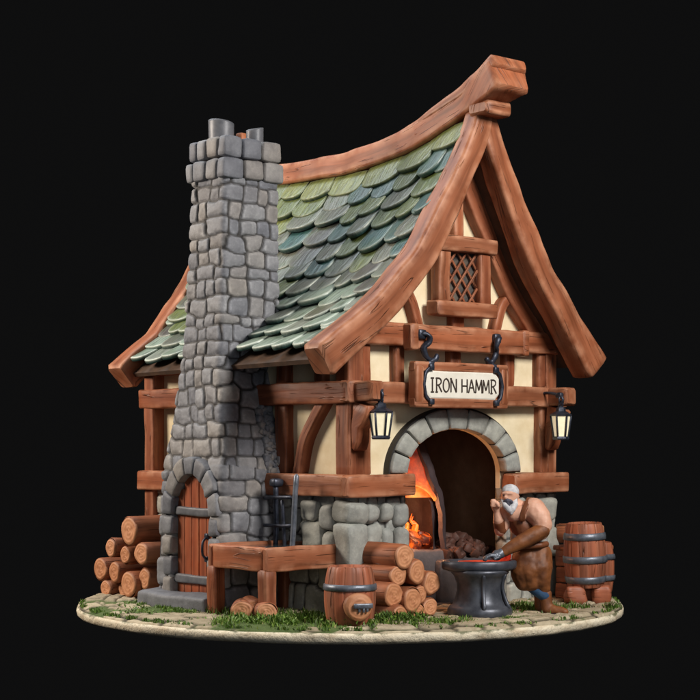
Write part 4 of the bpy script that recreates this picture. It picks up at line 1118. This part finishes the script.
def fused(name, segs, m, parent, vox=.0075, sm_it=4, disp=0):
    o = blob(MB(), segs).build(name, M[m], parent)
    r = o.modifiers.new('r', 'REMESH'); r.mode = 'VOXEL'; r.voxel_size = vox; r.use_smooth_shade = True
    s = o.modifiers.new('s', 'SMOOTH'); s.iterations = sm_it; s.factor = .5
    if disp:
        tx = bpy.data.textures.new('folds', 'CLOUDS'); tx.noise_scale = .15; d = o.modifiers.new('d', 'DISPLACE'); d.texture = tx; d.strength = disp; d.mid_level = .5
    return o
# body (skin): head, neck, torso, both arms, near fist
head = (-.372, -.10, 1.095)
body = [
 [(*head, .082, (1, 1, 1.12)), (head[0]-.022, head[1]-.035, head[2]-.050, .056)],
 [(-.31, -.04, 1.01, .062), (-.25, .02, .94, .085)],
 [(-.26, .02, .90, .145, (1, .95, 1)), (-.21, .05, .76, .125), (-.165, .06, .62, .125)],
 [(-.155, -.08, .955, .118), (-.105, -.12, .90, .102), (-.075, -.15, .83, .084), (-.095, -.17, .765, .072), (-.27, -.22, .685, .055), (-.42, -.25, .605, .036)],
 [(-.27, -.10, .93, .075), (-.33, -.09, .915, .07)],
 [(-.36, .02, .93, .095), (-.42, -.02, .85, .078), (-.455, -.05, .775, .055), (-.475, -.10, .87, .050), (-.488, -.12, .945, .034)],
 [(-.495, -.125, .975, .040), (-.505, -.13, 1.005, .044)],
]
for i, (dx, dz) in enumerate(((-.030, .055), (-.034, .035), (-.034, .015), (-.030, -.004))):    # curled fingers of the raised fist
    body.append([(-.515+.004*i, -.125, 1.005+dz*.8, .016), (-.538+.003*i, -.150, 1.005+dz*.8, .0155), (-.538, -.178, 1.003+dz*.8, .016), (-.512, -.182, 1.002+dz*.8, .012)])
body.append([(-.485, -.15, .985, .018), (-.482, -.182, 1.0, .016), (-.497, -.196, 1.022, .013)])
# nose, ears, brow
body += [[(head[0]-.050, head[1]-.082, head[2]-.018, .014), (head[0]-.040, head[1]-.072, head[2]+.008, .009)],
         [(head[0]+.070, head[1]-.010, head[2]-.012, .019)], [(head[0]-.078, head[1]+.010, head[2]-.012, .018)],
         [(head[0]-.068, head[1]-.060, head[2]+.018, .013), (head[0]-.036, head[1]-.078, head[2]+.020, .013), (head[0]+.004, head[1]-.080, head[2]+.018, .013)]]
fused('body', body, 'skin', sm)
mb = MB()
for dx in (-.060, -.012):
    rbox(mb, (head[0]+dx, head[1]-.073+(.012 if dx < -.05 else 0), head[2]+.002), (.011, .007, .008), .006, jit=0, n=2)
mb.build('eye', M['dark_hair'], sm)
fused('skullcap', [[(head[0]+.004, head[1]+.008, head[2]+.030, .084, (1, 1, .86))]], 'white_hair', sm, .006, 6)
fused('beard', [[(head[0]+.050, head[1]-.035, head[2]-.035, .018), (head[0]+.038, head[1]-.060, head[2]-.078, .032), (head[0]+.015, head[1]-.078, head[2]-.12, .033), (head[0]+.004, head[1]-.083, head[2]-.16, .016)],
                [(head[0]-.07, head[1]-.045, head[2]-.05, .02), (head[0]-.045, head[1]-.075, head[2]-.09, .032), (head[0]-.01, head[1]-.085, head[2]-.13, .03)]], 'white_hair', sm, .006, 2)
fused('moustache', [[(head[0]+.018, head[1]-.070, head[2]-.070, .016), (head[0]-.004, head[1]-.078, head[2]-.050, .019), (head[0]-.032, head[1]-.084, head[2]-.044, .019), (head[0]-.056, head[1]-.072, head[2]-.056, .016), (head[0]-.064, head[1]-.062, head[2]-.080, .013)],
                    [(head[0]-.028, head[1]-.078, head[2]-.072, .024), (head[0]-.020, head[1]-.084, head[2]-.102, .020)]], 'dark_hair', sm, .0055, 4)
# clothing
fused('bib', [[(-.30, -.055, .88, .088), (-.24, -.03, .80, .115), (-.20, .0, .70, .125)]], 'strap', sm, .009)
fused('shirt', [[(-.25, .0, .71, .105), (-.16, .03, .665, .145, (1, 1, .6)), (-.12, .03, .635, .135, (1, 1, .55))]], 'cloth', sm, .009, 4, .02)
mb = MB(); sweep(mb, spline([(-.265, -.165, .86), (-.262, -.178, .93), (-.235, -.165, .99), (-.20, -.10, 1.05), (-.18, .0, 1.06), (-.18, .08, .99)], 16), .05, .022, (0, -.5, 1), .008, .003, seg=.03); mb.build('shoulder_strap', M['strap'], sm)
fused('apron', [[(-.15, .03, .595, .145, (1.05, 1, .8)), (-.20, -.02, .50, .145), (-.25, -.05, .38, .115), (-.24, -.06, .30, .075)],
                [(-.10, -.02, .56, .12), (-.10, -.07, .45, .12), (-.085, -.08, .33, .09), (-.06, -.07, .25, .06)], [(-.18, -.07, .42, .12), (-.17, -.08, .30, .085)]], 'leather', sm, .009, 6, .035)
fused('gauntlet', [[(-.095, -.175, .775, .078), (-.17, -.20, .735, .076), (-.29, -.23, .675, .068), (-.405, -.25, .612, .052), (-.44, -.255, .590, .045)]], 'leather', sm, .008, 4, .012)
fused('wrist_wrap', [[(-.452, -.05, .785, .060), (-.468, -.085, .845, .056)]], 'strap', sm, .008)
glove = [[(-.445, -.255, .588, .040), (-.485, -.26, .57, .050, (1, 1.05, .8)), (-.52, -.265, .555, .048, (1, 1.1, .75))]]
for i, dy in enumerate((-.036, -.012, .012, .034)):
    l_ = (.9, 1.0, .95, .8)[i]
    glove.append([(-.525, -.265+dy*1.15, .562, .019), (-.525-.045*l_, -.27+dy*1.3, .562, .0185), (-.525-.082*l_, -.272+dy*1.4, .546, .017), (-.525-.096*l_, -.272+dy*1.4, .524, .015)])
glove.append([(-.475, -.29, .555, .017), (-.500, -.318, .545, .015), (-.528, -.325, .532, .013)])
fused('glove', glove, 'steel', sm, .006, 3)
fused('trouser_leg', [[(-.20, -.06, .30, .065), (-.12, -.06, .235, .062), (-.05, -.06, .185, .060)]], 'blue', sm, .008)
fused('trouser_leg', [[(-.14, .06, .33, .065), (-.10, .06, .22, .055), (-.08, .06, .16, .052)]], 'blue', sm, .008)
for nm, (x0, y0, x1, y1) in (('boot', (-.04, -.06, .115, -.13)), ('boot', (-.085, .05, .02, -.04))):
    fused(nm, [[(x0, y0, .19, .056), (x0+.005, y0, .12, .055), (x0+.015, y0-.005, .055, .056, (1, 1, .9)), ((x0+x1)/2+.01, (y0+y1)/2, .048, .050, (1, 1, .9)), (x1, y1, .040, .042, (1, 1, .85))]], 'leather', sm, .008, 3, .014)
    bpy.data.objects

fused('belt', [[(-.30, -.06, .63, .03), (-.27, -.13, .635, .03), (-.19, -.165, .64, .03), (-.10, -.14, .645, .03), (-.04, -.07, .65, .03)]], 'strap', sm, .008)
for x0, y0, x1, y1 in ((-.03, -.06, .125, -.135), (-.075, .05, .03, -.045)):
    d_ = Vector((x1-x0, y1-y0, 0)); mb = MB(); sweep(mb, [(x0-.03, y0+.012, .014), (x0+.03, y0-.016, .014), (x1-.03, y1+.015, .014), (x1+.015, y1-.007, .016)], [.09, .105, .095, .06], .028, (0, 0, 1), .012, .003, seg=.03); mb.build('boot_sole', M['iron'], sm)

# ================================================================== LIGHT, WORLD, CAMERA
w = bpy.data.worlds.new('World'); scene.world = w; w.use_nodes = True
bg = w.node_tree.nodes['Background']; bg.inputs[0].default_value = (.0046, .0046, .0047, 1); bg.inputs[1].default_value = 1
tg = (0.1, 0, 2.1)
lamp('AREA', 'key_light', (6.5, -8.5, 8.0), 1560, (1, .95, .90), 3.4, tg)
lamp('AREA', 'left_light', (-10.0, -.8, 6.0), 1150, (1, .87, .74), 3.0, tg)
lamp('AREA', 'rim_light', (-4.0, 1.5, 10), 460, (.84, .93, 1), 5.0, tg)  # cool lamp added above and behind for rim highlights; there is no sky
lamp('AREA', 'front_fill', (1.0, -12.5, 3.0), 120, (.86, .92, 1), 5.0, tg)

cam = bpy.data.cameras.new('camera'); co = bpy.data.objects.new('camera', cam); COL.objects.link(co); scene.camera = co
co.location = (0, -16, 1.55); co.rotation_euler = (R(90), 0, 0)
cam.sensor_width = 36; cam.lens = 36*1600/700; cam.shift_y = 95/700; cam.clip_end = 200; cam.clip_start = .1
scene.view_settings.view_transform = 'Standard'; scene.view_settings.look = 'None'; scene.view_settings.exposure = 0; scene.view_settings.gamma = 1
scene.render.resolution_x = 1024; scene.render.resolution_y = 1024
